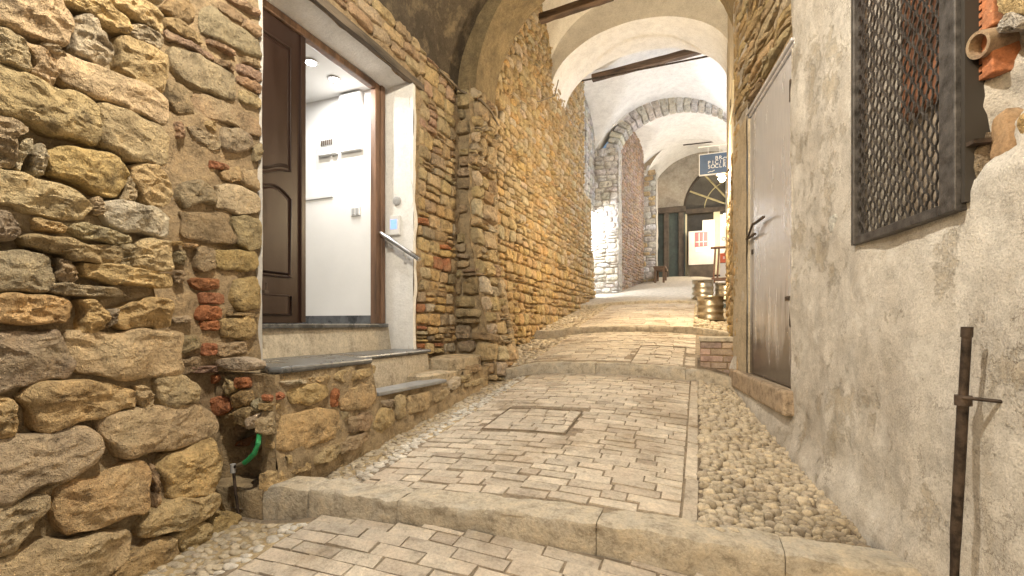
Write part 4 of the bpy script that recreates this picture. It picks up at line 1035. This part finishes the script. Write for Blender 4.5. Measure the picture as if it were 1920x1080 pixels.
# ================================================================== far end: shop front
YE_ = 18.0
gz = .44+.15*(YE_-9.4)
fw = empty('shop_front', (0, YE_, gz), 'dark arched shop front with a fan window at the far end', 'shop front')
def wallpanel(x0, x1, z0, z1, y, name, mat, d=.1, parent=fw, bevel=0): return MB().box((x0, y, z0), (x1, y+d, z1)).build(name, mat, parent, bevel=bevel)
FC, FR, FZ = 1.22, 1.72, 4.07
vs = []; n = 40
for k in range(n+1):
    t = math.pi*k/n; vs += [(FC-FR*math.cos(t), YE_, FZ+FR*math.sin(t)), (FC-2.7*math.cos(t), YE_, min(FZ+2.9*math.sin(t), 7)), (FC-FR*math.cos(t), YE_+.25, FZ+FR*math.sin(t))]
fs = [(k*3, k*3+1, k*3+4, k*3+3) for k in range(n)]+[(k*3, k*3+3, k*3+5, k*3+2) for k in range(n)]
mesh('arch_wall', vs, fs, M_END, fw)
mesh('end_wall', [(-3,YE_+.02,1),(-.5,YE_+.02,1),(-.5,YE_+.02,7),(-3,YE_+.02,7)], [(0,1,2,3)], M_END, fw)
vs = [(FC, YE_+.16, FZ)]+[(FC-FR*math.cos(math.pi*k/30), YE_+.16, FZ+FR*math.sin(math.pi*k/30)) for k in range(31)]
fan = mesh('fan_window', vs, [(0, k+1, k+2) for k in range(30)], M_GLASS, fw)
for k in range(1, 7):
    t = math.pi*k/7; MB().tube([(FC-.25*math.cos(t), YE_+.13, FZ+.25*math.sin(t)), (FC-(FR-.02)*math.cos(t), YE_+.13, FZ+(FR-.02)*math.sin(t))], .034, 6).build('glazing_bar', M_FANB, fan)
for rr, w in ((1.0,.018), (FR-.04,.04)): MB().tube([(FC-rr*math.cos(math.pi*k/30), YE_+.12, FZ+rr*math.sin(math.pi*k/30)) for k in range(31)], w, 6).build('curved_bar', M_FANB if rr < 1.1 else M_DARK, fan)
MB().box((FC-FR-.25, YE_-.06, FZ-.13), (FC+FR, YE_+.2, FZ+.03)).build('transom', M_DARK, fw, bevel=.01)
MB().box((FC-FR, YE_+.17, gz-.2), (FC+FR, YE_+.2, FZ-.13)).build('shop_glass', M_GLASS, fw)
x0 = onY(1278, 450, YE_)[0]
for px0, px1, nm, mt in ((1279, 1288, 'door_post', M_CREAM), (1338, 1350, 'door_post', M_CREAM)):
    a, b = onY(px0, 450, YE_-.03)[0], onY(px1, 450, YE_-.03)[0]; MB().box((a, YE_-.03, gz), (b, YE_+.1, FZ-.131)).build(nm, mt, fw, bevel=.01)
a, b = onY(1350, 402, YE_+.05), onY(1372, 490, YE_+.05); gd = MB().box((a[0], YE_+.05, b[1]), (b[0]+.5, YE_+.08, a[1])).build('glass_door', M_PAPER, fw)
a, b = onY(1357, 400, YE_+.03), onY(1369, 413, YE_+.03); MB().box((a[0], YE_+.03, b[1]), (b[0], YE_+.049, a[1])).build('lit_pane', M_LIT, fw)
def text(body, size, loc, rot, mat, parent, name='lettering', ext=.002, align='CENTER', world=True):
    c = bpy.data.curves.new(name, 'FONT'); c.body = body; c.size = size; c.extrude = ext; c.align_x = align; c.align_y = 'CENTER'
    o = bpy.data.objects.new(name, c); COL.objects.link(o); dg = bpy.context.evaluated_depsgraph_get(); me = bpy.data.meshes.new_from_object(o.evaluated_get(dg)); bpy.data.objects.remove(o)
    me.transform(Matrix.Translation(loc) @ rot); me.materials.clear(); me.materials.append(mat); return link(bpy.data.objects.new(name, me), parent, world)
RXP = Matrix.Rotation(R(90), 4, 'X')
q = onY(1357, 448, YE_+.045); text('OU', .17, (q[0]+.06, YE_+.045, q[1]), RXP, M_INK, fw); text('O', .17, (q[0]+.2, YE_+.045, q[1]-.2), RXP, M_INK, fw)
# dark green doorway and stone pilaster left of the arch
a, b = onY(1243, 400, 17.7), onY(1280, 512, 17.7)
gdn = empty('green_doorway', (a[0], 17.7, gz), 'dark green painted doorway in shadow beside the far pier', 'doorway')
MB().box((-1.6, 17.72, gz-.3), (-.42, 17.98, 3.95)).build('door_panel', M_GDOOR, gdn)
for x in (-1.05, -.55): MB().box((x-.09, 17.6, gz-.2), (x+.09, 17.72, 4.0)).build('pilaster', M_DARK, gdn, bevel=.02)
MB().box((-1.7, 17.55, 3.95), (-.4, 17.95, 4.15)).build('cornice', M_DARK, gdn, bevel=.02)
# notice board with the red poster
YB = 17.4; a, b, c_ = onY(1291, 434, YB), onY(1340, 495, YB), onY(1317, 413, YB)
nb = empty('notice_board', (a[0], YB, b[1]-.3), 'pale stepped notice board with a red poster at the far end', 'notice board')
MB().box((a[0], YB, b[1]), (b[0], YB+.06, a[1])).build('panel', M_BOARD, nb, bevel=.008); MB().box((c_[0], YB+.001, a[1]), (b[0], YB+.059, c_[1])).build('panel_top', M_BOARD, nb, bevel=.006)
MB().box((a[0]+.03, YB+.02, b[1]-.5), (b[0]-.03, YB+.3, b[1]-.001)).build('base', M_DARK, nb)
po = empty('poster', (a[0], YB, a[1]), 'red poster with pale lines pinned on the notice board', 'poster')
a, b = onY(1303, 436, YB), onY(1327, 462, YB); MB().box((a[0], YB-.012, b[1]), (b[0], YB-.002, a[1])).build('red_print', M_RED, po)
for f in (.33, .66):
    MB().box((a[0]+(b[0]-a[0])*f-.008, YB-.016, b[1]+.02), (a[0]+(b[0]-a[0])*f+.008, YB-.0125, a[1]-.03)).build('pale_line', M_PAPER, po)
MB().box((a[0]+.02, YB-.0165, b[1]+.16), (b[0]-.02, YB-.0125, b[1]+.18)).build('pale_line', M_PAPER, po)
b2 = onY(1327, 470, YB); MB().box((a[0]+.02, YB-.011, b2[1]-.02), (b[0], YB-.003, b[1]-.004)).build('white_strip', M_PAPER, po)
# bench
def bench():
    X0, Y0 = -1.18, 14.5; z = G(X0+.3, Y0+.3); e = empty('wooden_bench', (X0, Y0, z), 'low dark wooden bench against the far stone pier', 'bench')
    MB().box((X0-.05, Y0, z+.40), (X0+.3, Y0+1.1, z+.46)).build('seat', M_BENCH, e, bevel=.01)
    MB().box((X0-.03, Y0+.03, z+.33), (X0+.28, Y0+.06, z+.399)).build('apron', M_BENCH, e)
    for dx, dy in ((0,.05),(.24,.05),(0,1.0),(.24,1.0)): MB().box((X0+dx-.03, Y0+dy, z-.05), (X0+dx+.03, Y0+dy+.06, z+.4 if dy > .5 else z+.329)).build('leg', M_BENCH, e, bevel=.006)
bench()
# wooden stand with red and white papers
def stand():
    Y0 = 14.6; a, b = onY(1336, 466, Y0), onY(1384, 523, Y0); z0, z1 = b[1], a[1]; e = empty('wooden_stand', (a[0], Y0, z0), 'reddish wooden menu stand with a red sheet beside the stone corner', 'stand')
    w = b[0]-a[0]
    for i, (x, lean) in enumerate(((0,0),(.10,0),(w-.05,0))): MB().add([(a[0]+x, Y0-.02, z0), (a[0]+x+.05, Y0-.02, z0), (a[0]+x+.05+.05, Y0+.03, z1), (a[0]+x+.05, Y0+.03, z1), (a[0]+x, Y0+.03, z0), (a[0]+x+.05, Y0+.03, z0), (a[0]+x+.1, Y0+.08, z1), (a[0]+x+.05, Y0+.08, z1)], [(0,1,2,3),(4,7,6,5),(0,4,5,1),(1,5,6,2),(2,6,7,3),(3,7,4,0)]).build('post', M_STAND, e, bevel=.005)
    MB().box((a[0]-.05, Y0-.06, z1), (b[0]+.1, Y0+.12, z1+.045)).build('top_rail', M_STAND, e, bevel=.008)
    MB().box((a[0]-.03, Y0-.05, z0-.03), (b[0]+.1, Y0+.12, z0+.05)).build('bottom_rail', M_STAND, e, bevel=.008)
    MB().box((a[0]+.2, Y0+.1, z0+(z1-z0)*.55), (b[0]+.1, Y0+.12, z0+(z1-z0)*.85)).build('red_sheet', plain('sheet_red', (.68,.16,.08), .7, bmp=0), e)
    MB().box((a[0]+.2, Y0+.1, z0+(z1-z0)*.1), (b[0]+.1, Y0+.12, z0+(z1-z0)*.53)).build('white_sheet', M_PAPER, e)
    for x in (0.02, w): MB().box((a[0]+x, Y0, G(a[0], Y0)-.02), (a[0]+x+.05, Y0+.05, z0-.031)).build('leg', M_STAND, e)
    text('BIRRA', .11, (a[0]+.42, Y0+.095, z0+(z1-z0)*.7), RXP, M_WRITE, e)
stand()
bx = MB().box((.42, 11.2, G(.5, 11.2)), (.85, 11.6, G(.5, 11.2)+.28)).build('white_box', M_PAPER, bevel=.01); tag(bx, 'white box on the ground behind the kegs', 'box')
# kegs
def keg(X, Y, d, h, label):
    z = G(X, Y)+.002; e = empty('beer_keg', (X, Y, z), label, 'keg', 'steel beer kegs on the right of the alley'); r = d/2
    pr = [(r*.80,0),(r*.97,0),(r,.012),(r,.045*h/.36),(r*.955,.06*h/.36),(r*.96,.10*h/.36),(r*1.0,.115*h/.36),(r*1.0,.13*h/.36),(r*.96,.145*h/.36),(r*.96,.20*h/.36),(r*1.0,.215*h/.36),(r*1.0,.23*h/.36),(r*.96,.245*h/.36),(r*.95,.29*h/.36),(r*.8,.31*h/.36),(r*.3,.318*h/.36),(.01,.32*h/.36)]
    MB().lathe(pr, n=32).build('barrel', M_KEG, e, smooth=True, world=False)
    MB().lathe([(r*.93,.285*h/.36),(r*.96,.30*h/.36),(r*.97,h-.012),(r*1.0,h-.004),(r*.985,h),(r*.93,h-.006),(r*.91,.30*h/.36)], n=32).build('top_rim', M_KEG, e, smooth=True, world=False)
    for aa in (R(-100), R(80)):
        m = MB(); n = 8
        for k in range(n+1):
            w = aa-.28+.56*k/n
            for (q, zz) in ((r*.982, h-.05*h/.36), (r*.982, h-.028*h/.36)): m.v.append((q*math.cos(w), q*math.sin(w), zz))
        m.f = [(k*2, k*2+2, k*2+3, k*2+1) for k in range(n)]; m.build('hand_hole', M_DARK, e, world=False)
    MB().lathe([(.028,0),(.03,.02),(.02,.03),(.01,.03)], (0,0,.32*h/.36), 14).build('valve', M_STEEL, e, smooth=True, world=False)
keg(.165, 7.35, .365, .34, 'front steel keg standing just above the third step'); keg(.085, 9.75, .40, .36, 'rear left steel keg behind the front one'); keg(.50, 9.85, .40, .33, 'rear right steel keg, half hidden by the wall corner')
# ================================================================== hanging sign
YS = 9.1; a = onY(1312, 292, YS); b = onY(1312, 329, YS); xs0, xs1 = a[0], a[0]+.72; z1, z0 = a[1], b[1]
sg = empty('hanging_sign', ((xs0+xs1)/2, YS, z0), 'blue rectangular pub sign with white letters hanging from a bracket', 'sign')
MB().box((xs0, YS-.02, z0), (xs1, YS+.02, z1)).build('sign_face', M_SIGN, sg)
fr = MB(); t = .012
for bx_ in (((xs0-t, z0-t), (xs1+t, z0)), ((xs0-t, z1), (xs1+t, z1+t)), ((xs0-t, z0), (xs0, z1)), ((xs1, z0), (xs1+t, z1))): fr.box((bx_[0][0], YS-.028, bx_[0][1]), (bx_[1][0], YS+.028, bx_[1][1]))
fr.build('sign_frame', M_WRITE, sg)
H_ = z1-z0; colx = [xs0+.155+.062*k for k in range(5)]
for k, (col_, zt) in enumerate((('PS', .56), ('IO', .56), ('BCC', .76), ('RIL', .76), ('ER', .56))):
    for j, ch in enumerate(col_): text(ch, .092, (colx[k], YS-.022, z0+H_*(zt-.2*j)), RXP, M_WRITE, sg)
for pts in ([(colx[0]-.02, .08), (colx[0]+.02, .13), (colx[0]+.05, .11), (colx[0]+.09, .17)], [(colx[4]-.03, .68), (colx[4], .76), (colx[4]+.04, .74), (colx[4]+.07, .8)]):
    MB().tube([(x, YS-.022, z0+H_*f) for x, f in pts], .006, 6).build('wave_mark', M_WRITE, sg)
MB().tube([(xs0-.02, YS, z1+.15), (.98, YS, z1+.15)], .012, 8).build('bracket', M_WRITE, sg)
for x in (xs0+.14, xs0+.33, xs0+.58): MB().tube([(x, YS, z1+.01), (x, YS, z1+.15)], .006, 6).build('hanger', M_WRITE, sg)
# ================================================================== RIGHT: plastered wall
rw = empty('plastered_wall', (XR(2), 2, -.9), 'grey beige plastered house wall filling the right of the picture', 'wall')
WY0, WY1, WZ0, WZ1 = 1.745, 2.335, .345, 1.75             # grated window
RD0, RD1, RZ0, RZ1 = 3.135, 4.09, -.385, 1.605            # metal door opening
def sink(s, z):                                            # where the render has fallen away beside the window
    e = .05*N(s*5, z*4, 3)+.03*N(s*13, z*11, 8)
    edge = .42 + .30*sst(1.62, 1.2, s)*0 + .18*(1.70-s) + e
    return sst(edge-.015, edge+.02, z)*sst(1.74, 1.71, s) if False else sst(edge-.012, edge+.02, z)*(1-sst(1.71, 1.735, s))
def skR(s, z): return (s < 1.9 and z > 2.1) or (WY0 < s < WY1 and WZ0 < z < WZ1) or (RD0 < s < RD1 and RZ0 < z)
ssR = sorted(set(lin(-2.2, .9, .12)+lin(.9, WY0, .02)+lin(WY0, WY1, .04)+lin(WY1, RD0, .025)+lin(RD0, RD1, .05)+lin(RD1, 4.53, .03)))
zsR = sorted(set(lin(-1.15, RZ0, .025)+lin(RZ0, WZ0, .03)+lin(WZ0, RZ1, .03)+lin(RZ1, WZ1, .04)+lin(WZ1, 3.4, .1)))
def dR(s, z):
    sk_ = sink(s, z); d = .012*N(s*2.2, z*2.2, 9)-.05*sk_+(sk_*.05*fbm((s*7, z*7, 2), 5) if sk_ > 0 else 0)
    d += .05*sst(.15, 0, 0)*0
    g = G(XR(s)-.05, s); d += .045*(1-sst(g+.02, g+.22+.05*N(s*6, 1), z))      # rough foot of the wall
    return d
grid('render', WR, ssR, zsR, .014, M_PLR, rw, skip=skR, dfn=dR, seed=61, fq=4, flip=True)
# beige smooth strip between door and corner, corner return
grid('corner_strip', lambda s, z, d: WR(s, z, d+.012), lin(RD1+.0, 4.53, .03), lin(-.62, 1.62, .05), .006, M_PLB, rw, seed=64, flip=True)
# reveals
def quad(name, pts, mat, parent): return mesh(name, pts, [(0,1,2,3)], mat, parent)
for s in (RD0, RD1): quad('door_reveal', [WR(s, RZ0, .0), WR(s, RZ0, -.14), WR(s, RZ1, -.14), WR(s, RZ1, .0)], M_PLR if s == RD0 else M_PLB, rw)
# stones above the door
WRS = lambda s, z, d: WR(s, z, d)
r5 = random.Random(71)
grid('mortar', lambda s, z, d: WR(s, z, d-.02), lin(RD0-.0, 4.55, .05), lin(RZ1+.07, 3.3, .05), .03, M_MORT, rw, seed=66, flip=True)
for i, p in enumerate(rubble(RD0+.01, 4.52, RZ1+.10, 3.0, (.035,.085), (.25,.6), r5, gap=.005, jit=.3)):
    stone(p, WRS, r5.uniform(.02,.05), 7000+i, tint(r5.choice('ptgt'), r5), rw, K=20, M=4, flip=True)
# far corner stones
for i, p in enumerate(rubble(4.36, 4.54, -.55, 2.6, (.08,.16), (.1,.2), r5, gap=.006)):
    stone(p, lambda s, z, d: WR(s, z, d+.0), .02, 7200+i, tint(r5.choice('ott'), r5), rw, K=14, M=4, flip=True)
# door
md = empty('metal_door', WR(3.6, RZ0, -.06), 'plain grey sheet metal door with a bar handle in the right wall', 'door')
def wrbox(s0, s1, z0, z1, d0, d1, name, mat, parent, bevel=0):
    m = MB(); vs = [WR(s, z, d) for s in (s0, s1) for z in (z0, z1) for d in (d0, d1)]
    m.add(vs, [(0,1,3,2),(4,6,7,5),(0,4,5,1),(2,3,7,6),(0,2,6,4),(1,5,7,3)]); return m.build(name, mat, parent, bevel=bevel)
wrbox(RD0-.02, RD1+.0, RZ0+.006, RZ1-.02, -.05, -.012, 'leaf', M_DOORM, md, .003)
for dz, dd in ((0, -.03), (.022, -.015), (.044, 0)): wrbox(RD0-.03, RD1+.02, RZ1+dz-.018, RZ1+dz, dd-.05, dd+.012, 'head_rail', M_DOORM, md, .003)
for z in (-.02, 1.30): wrbox(RD0+.012, RD0+.03, z, z+.13, -.012, .004, 'hinge', M_IRON, md, .003)
wrbox(RD0+.02, RD0+.13, .16-.02, .185-.02, -.012, -.004, 'hasp', M_IRON, md, .002)
h0 = onR(1408, 440); h1 = onR(1445, 420); zH = .62
wrbox(3.84, 4.07, .65, .665, .006, .024, 'handle', M_IRON, md, .003) 
wrbox(3.60, 3.84, .72, .735, .012, .03, 'handle', M_IRON, md, .003)
MB().tube([WR(4.05, .655, .015), WR(3.84, .73, .03)], .008, 8).build('handle_arm', M_IRON, md)
wrbox(3.99, 4.02, .53, .565, -.012, -.004, 'lock_plate', M_IRON, md, .002)
# sill
sl = wrbox(RD0-.03, 4.50, RZ0-.15, RZ0-.002, -.1, .055, 'door_sill', stone_mat('sill_stone', base=(.45,.36,.27), sc=1.5, bmp=.5, alt=(.5,.42,.34), altf=.5), rw, .015)
# window grate
wg = empty('window_grate', WR(2.04, WZ0, 0), 'iron framed expanded mesh grate over the right wall window', 'grate')
for (s0, s1, z0, z1) in ((WY0-.02, WY0+.05, WZ0-.02, WZ1), (WY1-.012, WY1+.012, WZ0-.02, WZ1)): wrbox(s0, s1, z0, z1, -.01, .03, 'frame_bar', M_GRATE, wg, .003)
wrbox(WY0+.051, WY1-.013, WZ0-.02, WZ0+.012, -.009, .029, 'frame_bar', M_GRATE, wg, .003)
wrbox(WY0-.036, WY0-.021, WZ0-.0, WZ1, -.12, .015, 'frame_side', M_INK, wg)
mm = MB(); cw, ch = .023, .030
nc = int((WY1-WY0-.06)/cw)+1; nr_ = int((WZ1-WZ0)/(ch/2))
rx = random.Random(5)
for c in range(nc+1):
    pts = []
    for k in range(nr_+1):
        s = WY0+.045+c*cw+(cw*.40 if (k//1) % 4 in (1, 2) else -cw*.40)*(.5 if True else 1)*( 1 if c % 2 == 0 else -1)
        pts.append((min(s, WY1-.01), WZ0+k*ch/2))
    for k in range(nr_):
        (sa, za), (sb_, zb) = pts[k], pts[k+1]; b = len(mm.v); w = .0023
        dj = rx.uniform(-.002,.002)
        for (s, z) in ((sa, za), (sb_, zb)):
            for (ds, dd) in ((-w, .008), (w, .008), (w, .014), (-w, .014)): mm.v.append(WR(s+ds, z+ds*.6, dd+dj))
        mm.f += [(b+j, b+(j+1) % 4, b+4+(j+1) % 4, b+4+j) for j in range(4)]
tag(mm.build('wire_mesh', M_GRATE, wg), kind='stuff')
# window recess
rc = empty('window_recess', WR(2.04, WZ0, -.2), 'shadowed window recess with a rusty panel behind the grate', 'window')
quad('reveal', [WR(WY1, WZ0, .0), WR(WY1, WZ0, -.17), WR(WY1, WZ1, -.17), WR(WY1, WZ1, .0)], M_PLR, rc)
quad('reveal', [WR(WY0, WZ0, .0), WR(WY0, WZ0, -.17), WR(WY0, WZ1, -.17), WR(WY0, WZ1, .0)], M_PLR, rc)
quad('sill', [WR(WY0, WZ0, .0), WR(WY1, WZ0, .0), WR(WY1, WZ0, -.17), WR(WY0, WZ0, -.17)], M_PLR, rc)
quad('head', [WR(WY0, WZ1, .0), WR(WY1, WZ1, .0), WR(WY1, WZ1, -.17), WR(WY0, WZ1, -.17)], M_PLR, rc)
M_BACK = plaster('recess_boards', (.40,.33,.26), (.50,.43,.35), (.24,.18,.13), sc=2.5, bmp=.8)
quad('back_panel', [WR(WY0, WZ0, -.16), WR(WY1, WZ0, -.16), WR(WY1, WZ1, -.16), WR(WY0, WZ1, -.16)], M_BACK, rc)
wrbox(WY0+.16, WY1-.04, .80, WZ1-.02, -.155, -.12, 'rusty_panel', M_RUST, rc, .01)
# exposed masonry right of the window
ob = [('y', [(1840,-60),(1930,-70),(1990,-20),(1990,40),(1900,35),(1850,32),(1838,0)]), ('o', [(1900,75),(1990,40),(1990,130),(1930,140),(1896,138),(1905,100)]), ('o', [(1880,215),(1990,170),(1990,280),(1900,285),(1878,250)]), ('t', [(1898,150),(1990,140),(1990,165),(1905,185)])]
for i, (k, q) in enumerate(ob):
    stone([onR(*p) for p in q], lambda s, z, d: WR(s, z, d-.045), .045, 7400+i, tint(k, r5), rw, K=34, M=7, flip=True, name='exposed_stone')
bp_ = stone([onR(*p) for p in ((1824,225),(1848,205),(1866,250),(1882,305),(1868,345),(1832,362),(1826,300))], lambda s, z, d: WR(s, z, d-.05), .03, 7390, None, rw, name='brown_patch', mat=stone_mat('brown_render', base=(.34,.225,.13), sc=2, bmp=.3, alt=(.4,.3,.2), darkf=.2), K=30, M=5, flip=True, square=9, rough=.5)
ht = empty('hollow_tile', WR(1.7, 1.0, 0), 'ribbed terracotta hollow tile exposed beside the window grate', 'tile')
for (s0, s1, z0, z1) in ((1.655, 1.715, .68, .80), (1.655, 1.715, .81, 1.40)):
    wrbox(s0, s1-.02, z0, z1, -.10, -.015, 'tile_body', M_TERRA, ht, .004)
    for k in range(int((z1-z0)/.022)): wrbox(s1-.02, s1-.004, z0+.022*k+.004, z0+.022*k+.018, -.09, -.018, 'rib', M_TERRA, ht)
q = onR(1838, 82); c0 = Vector(WR(q[0], q[1], -.02)); ax_ = (Vector(WR(q[0]-.012, q[1]-.012, .05))-c0).normalized()
ps = MB(); n = 20; t1 = ax_.cross(Vector((0,0,1))).normalized(); t2 = ax_.cross(t1)
for (r_, l) in ((.036,-.06),(.036,.03),(.027,.03),(.027,-.06)):
    for k in range(n): w = 2*math.pi*k/n; ps.v.append(tuple(c0+ax_*l+(t1*math.cos(w)+t2*math.sin(w))*r_))
ps.f = [(m*n+k, m*n+(k+1) % n, (m+1)*n+(k+1) % n, (m+1)*n+k) for m in range(3) for k in range(n)]
tag(ps.build('clay_pipe', stone_mat('clay_pipe_clay', base=(.33,.235,.165), sc=2.5, bmp=.3), smooth=True), 'short clay pipe end sticking out of the broken plaster', 'pipe')
for i, q in enumerate(([(1845,50),(1880,20),(1905,40),(1895,58),(1860,65)], [(1822,372),(1850,352),(1885,365),(1870,385),(1830,392)], [(1816,300),(1826,240),(1832,330),(1828,385),(1815,385)])):
    stone([onR(*p) for p in q], lambda s, z, d: WR(s, z, d-.03), .04, 7500+i, (.55,.52,.48) if i < 2 else (.2,.16,.12), rw, K=20, M=4, flip=True, name='mortar_lump')
wrbox(1.68, 1.73, .50, .512, -.03, .012, 'wall_tie', M_IRON, wg)
# steel post
D_ = .05
pts = [onR(1813, 617), (onR(1808, 700)), onR(1803, 760), onR(1796, 930), onR(1790, 1090)]
sp_ = empty('iron_pipe', WR(pts[0][0], -.85, D_), 'rusty black iron standpipe fixed against the plastered wall', 'pipe')
def atD(x, y, d): # point on the plane offset d from the wall
    r_ = ray(x, y); t = (.9704-d/NRX)/(r_[0]+.148*r_[1]); return tuple(t*k for k in r_)
MB().tube([atD(1813, 620, D_), atD(1806, 748, D_)], .0108, 14).build('upper_pipe', M_IRON, sp_, smooth=True)
MB().tube([atD(1806, 748, D_), atD(1799, 880, D_), atD(1792, 1000, D_), atD(1787, 1150, D_), atD(1785, 1250, D_)], .0128, 14).build('lower_pipe', M_IRON, sp_, smooth=True)
MB().tube([atD(1813.4, 613, D_), atD(1812.5, 632, D_)], .013, 14).build('end_cap', M_IRON, sp_, smooth=True)
c0 = atD(1806, 748, D_); MB().tube([(c0[0], c0[1], c0[2]-.018), (c0[0], c0[1], c0[2]+.01)], .019, 14).build('clamp_ring', M_IRON, sp_, smooth=True)
MB().tube([(c0[0]-.01, c0[1]-.02, c0[2]+.006), (c0[0]+.06, c0[1]-.055, c0[2]+.004)], .005, 8).build('clamp_bolt', M_IRON, sp_, smooth=True)
# small white patch of filler on the render
stone([onR(*p) for p in ((1556,408),(1568,400),(1576,412),(1572,432),(1560,438),(1553,424))], lambda s, z, d: WR(s, z, d+.004), .006, 7600, (.66,.66,.63), rw, K=18, M=3, flip=True, name='filler_patch')
# ================================================================== RIGHT: wall beyond the corner
XR2 = lambda s: .302+.037*(s-4.52)
r6 = random.Random(81)
rw2 = empty('corner_stone_wall', (.35, 5.5, 0), 'stone wall beyond the right hand corner carrying the warm lamp', 'stone wall')
WR2 = lambda s, z, d: (XR2(s)-d, s, z)
grid('mortar', WR2, lin(4.5, 8.65, .06), lin(-.6, 5.6, .08), .02, M_MORTF, rw2, seed=82, flip=True, dfn=lambda s, z: -.02)
for i, p in enumerate(rubble(4.54, 8.6, -.4, 1.5, (.10,.18), (.16,.34), r6, gap=.01)): stone(p, WR2, r6.uniform(.02,.045), 8000+i, tint(r6.choice('yot'), r6), rw2, K=10, M=3, flip=True, mat=M_STF)
grid('render_strip', WR2, lin(4.53, 8.6, .1), lin(1.5, 5.6, .1), .008, M_PLB, rw2, seed=84, flip=True, dfn=lambda s, z: .004)
MB().box((XR2(8.6), 8.6, -.2), (.95, 8.72, 5.4)).build('return_wall', M_VW, rw2); MB().box((.9, 8.72, -.2), (1.0, 18, 6.2)).build('far_side_wall', M_VW, rw2)
# number plate LL
a = onX(1368, 197, .32); tl = empty('street_plate', (.33, 4.85, 2.0), 'cream marble wall plate with the letters LL beside the corner', 'plate')
s0, s1 = 4.66, 5.15; zt = 2.20; MB().box((XR2(4.9)-.028, s0, zt-.22), (XR2(4.9)-.008, s1, zt)).build('plate_body', M_CREAM, tl, bevel=.006)
text('LL', .13, (XR2(4.9)-.030, (s0+s1)/2, zt-.13), Matrix.Rotation(R(-90), 4, 'Z') @ RXP, M_INK, tl)
# low brick block at the second step
bk = empty('brick_block', (.16, 4.75, -.5), 'low brick block with a flat stone top against the right corner', 'block')
BX0, BX1, BY0, BY1, BZ0, BZ1 = .02, .36, 4.62, 5.1, -.50, -.125
MB().box((BX0+.012, BY0+.012, BZ0), (BX1, BY1, BZ1-.04)).build('mortar_core', M_MORT, bk)
nrow = 5; hh = (BZ1-.04-BZ0-.03)/nrow
for j in range(nrow):
    x = BX0; z = BZ0+.03+hh*j
    while x < BX1-.02:
        L = min(BX1, x+(rg.uniform(.10,.22) if not (j % 2 and x == BX0) else .09)); o = MB().box((x+.003, BY0, z+.003), (L-.003, BY0+.1, z+hh-.004)).build('brick', M_BRK, bk, bevel=.006, tint=tint('k', r6), seg=1); x = L
    y = BY0+.105
    while y < BY1-.03: L = min(BY1, y+rg.uniform(.14,.24)); MB().box((BX0, y, z+.003), (BX0+.1, L-.005, z+hh-.004)).build('brick', M_BRK, bk, bevel=.006, tint=tint('k', r6), seg=1); y = L
MB().box((BX0-.012, BY0-.012, BZ1-.038), (BX1, BY1, BZ1)).build('cap_stone', M_STEP, bk, bevel=.008)
# ================================================================== lamps
def point(parent, loc, power, color, size):
    l = bpy.data.lights.new('lamp_light', 'POINT'); l.energy = power; l.color = color; l.shadow_soft_size = size
    o = bpy.data.objects.new('lamp_light', l); link(o, parent); o.location = loc; return o
def bulkhead(name, loc, wall, label, mat, r=.05):
    e = empty(name, loc, label, 'lamp'); w = Vector(wall); L = Vector(loc)
    MB().lathe([(.002,-r),(r*.6,-r*.8),(r,-.0),(r*.6,r*.8),(.002,r)], loc, 16).build('bulb', mat, e, smooth=True)
    d = (w-L); s = L+d.normalized()*(r*1.15)
    MB().tube([tuple(s), tuple(w)], .012, 8).build('arm', M_IRON, e)
    M_ = MB().lathe([(r*.3, r*1.5), (r*1.0, r*1.25), (r*1.5, r*1.05), (r*1.5, r*1.0), (r*.3, r*1.2)], loc, 20).build('shade', M_IRON, e, smooth=True); return e
LW = (.285, 6.5, 1.84)
lp = bulkhead('wall_lamp', LW, (XR2(6.5), 6.5, 1.95), 'lit warm wall lamp at the right hand corner below the blue sign', M_BULBW, .045)
point(lp, (LW[0]-.16, 6.5, 1.80), LAMP_P['warm'], (1,.80,.52), .05)
l2 = bulkhead('hanging_lantern', (-.8, .9, 2.55), (-2.32, 1.6, 2.35), 'street lantern on a long wall arm above the camera', M_BULBW, .09)
point(l2, (-.8, .9, 2.40), LAMP_P['near'], (1,.89,.71), .05)
l3 = bulkhead('wall_lamp', (-2.85, 11.35, 2.6), (-2.85, 12.3, 2.75), 'cool wall lamp inside the side passage', M_BULBC, .06)
point(l3, (-2.95, 11.22, 2.55), LAMP_P['cool'], (.86,.93,1), .15)
l4 = bulkhead('wall_lamp', (.80, 10.6, 3.4), (.9, 10.6, 3.5), 'added cool lamp, unseen behind the right corner, lighting the vaulted bay', M_BULBC, .05)
point(l4, (.66, 10.6, 3.3), LAMP_P['bay3'], (.92,.95,1), .08)  # unseen lamp added to light the vault of the cool bay
l5 = bulkhead('wall_lamp', (.80, 14.3, 3.6), (.9, 14.3, 3.7), 'added unseen lamp on the right of the farther white bay', M_BULBC, .05)
point(l5, (.66, 14.3, 3.5), LAMP_P['bay4'], (1,.95,.9), .08)  # lamp added out of view to brighten the farther vault
l6 = bulkhead('wall_lamp', (.80, 16.6, 3.2), (.9, 16.6, 3.3), 'added unseen warm lamp lighting the far end near the shop front', M_BULBW, .05)
point(l6, (.66, 16.6, 3.1), LAMP_P['bay5'], (1,.85,.6), .08)  # extra unseen lamp, added to lighten the far end
